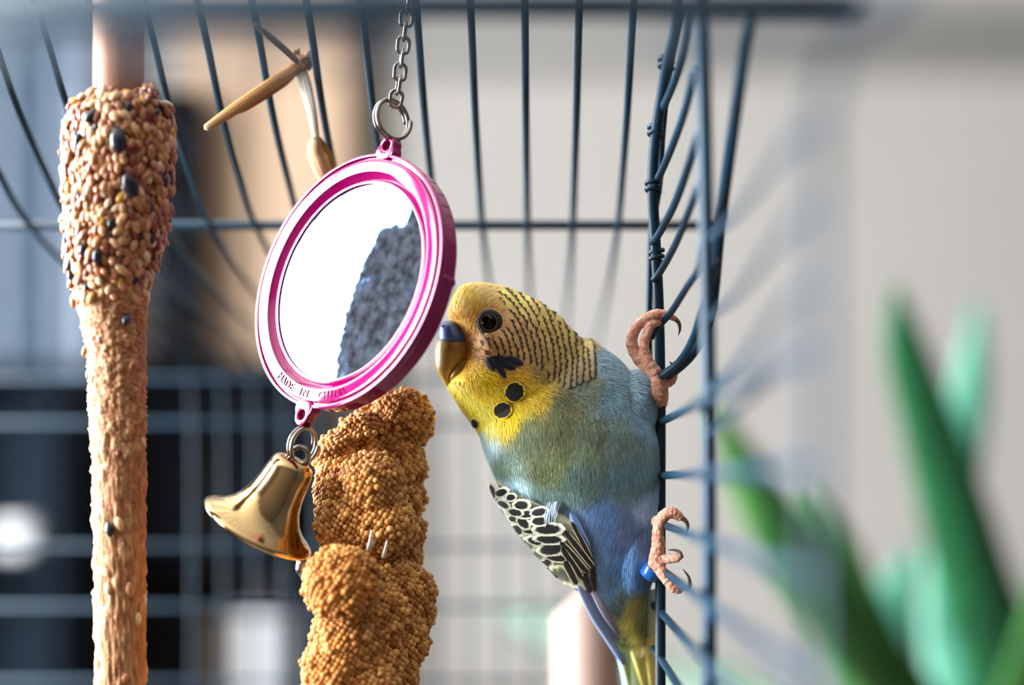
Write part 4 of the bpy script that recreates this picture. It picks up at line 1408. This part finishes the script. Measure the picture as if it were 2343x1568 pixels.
        k_ = o.modifiers.new('t', 'SOLIDIFY'); k_.thickness = .0002
    D1 = BD
    plume([(1330, 1335, .384), (1368, 1400, .388), (1408, 1470, .394), (1428, 1520, .398)], [26, 42, 34, 10], (150, 170, 214), (120, 150, 200), (90, 110, 150))
    plume([(1352, 1330, .383), (1388, 1395, .386), (1415, 1450, .391)], [22, 30, 8], (190, 196, 220), (120, 120, 150), (70, 60, 80))
    plume([(1400, 1350, .392), (1420, 1430, .400), (1440, 1520, .410), (1452, 1640, .42)], [50, 66, 48, 30], (150, 160, 120), (150, 186, 220), (90, 110, 140))
    plume([(1430, 1360, .389), (1440, 1440, .397), (1455, 1540, .408), (1470, 1660, .42)], [50, 64, 52, 30], (160, 170, 120), (170, 200, 170), (232, 236, 200))
    plume([(1460, 1360, .389), (1468, 1430, .397), (1480, 1520, .408), (1486, 1660, .42)], [50, 58, 50, 30], (190, 184, 100), (230, 226, 160), (250, 250, 240))
    plume([(1485, 1360, .393), (1492, 1430, .400), (1496, 1520, .410), (1498, 1660, .42)], [44, 44, 36, 24], (160, 176, 130), (190, 200, 140), (130, 150, 110))
    plume([(1444, 1350, .390), (1448, 1410, .392), (1458, 1480, .396), (1474, 1580, .406)], [60, 62, 36, 4], (130, 160, 170), (220, 206, 90), (170, 170, 110))
    plume([(1474, 1350, .390), (1480, 1410, .392), (1486, 1480, .396), (1490, 1570, .404)], [50, 48, 30, 4], (140, 170, 176), (232, 214, 84), (180, 176, 110))
    plume([(1412, 1350, .390), (1412, 1400, .392), (1424, 1470, .397), (1442, 1580, .408)], [58, 56, 34, 4], (120, 156, 180), (160, 170, 110), (120, 140, 110))
    plume([(1436, 1420, .404), (1442, 1500, .414), (1450, 1580, .424), (1456, 1680, .43)], [40, 50, 44, 26], (90, 126, 170), (60, 96, 140), (40, 50, 80))

    # feet
    z7 = lambda a, b, D: at(1420 + a / 5.805, 1130 + b / 5.805, D)
    z6 = lambda a, b, D: at(1400 + a / 3.266, 480 + b / 3.266, D)
    def foot(chains, claws, k):
        f = MB()
        for pts, rads in chains:
            P = smooth_path([tuple(p) for p in pts], 6 * len(pts))
            R = smooth_path([(q,) for q in rads], 6 * len(pts))[:, 0]
            # scaly ring folds
            R = [max(.0003, q * 1.1 * (1 + .06 * math.sin(i * 1.9))) for i, q in enumerate(R)]
            tube(f, P, R, 14)
        me_ = remesh(f, .00022, 2); me_.materials.append(M['foot'])
        o = put(bpy.data.objects.new('foot', me_), t)
        for pts in claws:
            P = smooth_path([tuple(p) for p in pts], 14)
            m = MB()
            tube(m, P, [k * (1 - i / 13) ** .8 + .00005 for i in range(14)], 10, cols=[tuple(np.array(lin((120, 92, 70))) * (1 - i / 13) + np.array(lin((40, 32, 32))) * i / 13) for i in range(14)])
            m.build('claw', M['claw'], o)
        return o
    Df = .3745
    u = 1 / 5.805 * s
    foot([([z7(330, 1010, .381), z7(420, 960, .377), z7(460, 870, Df), z7(470, 800, Df)], [62 * u, 66 * u, 78 * u, 72 * u]),
          ([z7(460, 870, Df), z7(500, 690, Df - .0005), z7(495, 520, Df - .001), z7(530, 360, Df - .001), z7(620, 262, Df - .0012), z7(720, 265, Df - .0012), z7(800, 325, Df - .001)], [80 * u, 82 * u, 70 * u, 74 * u, 72 * u, 66 * u, 50 * u]),
          ([z7(530, 360, Df), z7(470, 350, Df + .0012), z7(450, 400, Df + .002)], [55 * u, 52 * u, 44 * u]),
          ([z7(470, 860, Df), z7(600, 870, Df - .001), z7(720, 860, Df - .0018), z7(780, 858, Df - .002)], [66 * u, 58 * u, 54 * u, 46 * u]),
          ([z7(450, 890, Df), z7(545, 1040, Df - .001), z7(630, 1160, Df - .0016), z7(720, 1255, Df - .0016), z7(810, 1275, Df - .0012)], [80 * u, 72 * u, 66 * u, 66 * u, 50 * u])],
         [[z7(800, 310, Df - .001), z7(870, 370, Df - .001), z7(895, 450, Df - .0008), z7(858, 580, Df - .0005)],
          [z7(800, 850, Df - .0022), z7(785, 785, Df - .0022), z7(720, 750, Df - .002), z7(620, 748, Df - .0016)],
          [z7(850, 1262, Df - .001), z7(915, 1230, Df - .0008), z7(905, 1110, Df - .0006), z7(828, 1000, Df - .0004)]], 36 * u)
    # leg ring
    c0 = z7(405, 1040, .3775)
    ax = Vector((.55, -.35, .75)).normalized()
    sd_ = ax.cross(Vector((0, -1, 0))).normalized(); up_ = sd_.cross(ax)
    mb = MB(); R1 = .0022
    lathe(mb, [(R1, -.0013), (R1 * 1.02, -.0012), (R1 * 1.02, .0012), (R1, .0013), (R1 * .84, .0013), (R1 * .82, 0), (R1 * .84, -.0013), (R1, -.0013)], (c0, sd_, up_, ax), 40)
    tag(mb.build('leg_ring', M['band'], t), 'blue identification leg ring')
    u = 1 / 3.266 * s
    Du = .376
    foot([([z6(340, 1440, .384), z6(360, 1370, .380), z6(350, 1280, Du), z6(320, 1210, Du)], [70 * u, 58 * u, 52 * u, 44 * u]),
          ([z6(320, 1220, Du), z6(215, 1130, Du + .0005), z6(150, 1010, Du), z6(170, 900, Du - .001), z6(250, 815, Du - .0015), z6(340, 775, Du - .0018), z6(420, 790, Du - .0012), z6(470, 815, Du - .0004)], [46 * u, 44 * u, 40 * u, 38 * u, 34 * u, 30 * u, 26 * u, 20 * u]),
          ([z6(330, 1220, Du - .001), z6(265, 1120, Du - .0015), z6(240, 1020, Du - .002), z6(262, 930, Du - .0022), z6(290, 865, Du - .002), z6(360, 840, Du - .001)], [42 * u, 38 * u, 34 * u, 32 * u, 30 * u, 22 * u]),
          ([z6(350, 1290, Du), z6(430, 1290, Du + .001), z6(465, 1240, Du + .001), z6(460, 1190, Du + .0005)], [40 * u, 32 * u, 26 * u, 16 * u])],
         [[z6(470, 812, Du - .0004), z6(502, 850, Du), z6(508, 900, Du + .0004), z6(495, 940, Du + .0008)],
          [z6(462, 1200, Du), z6(452, 1160, Du), z6(430, 1135, Du)]], 17 * u)
budgie()
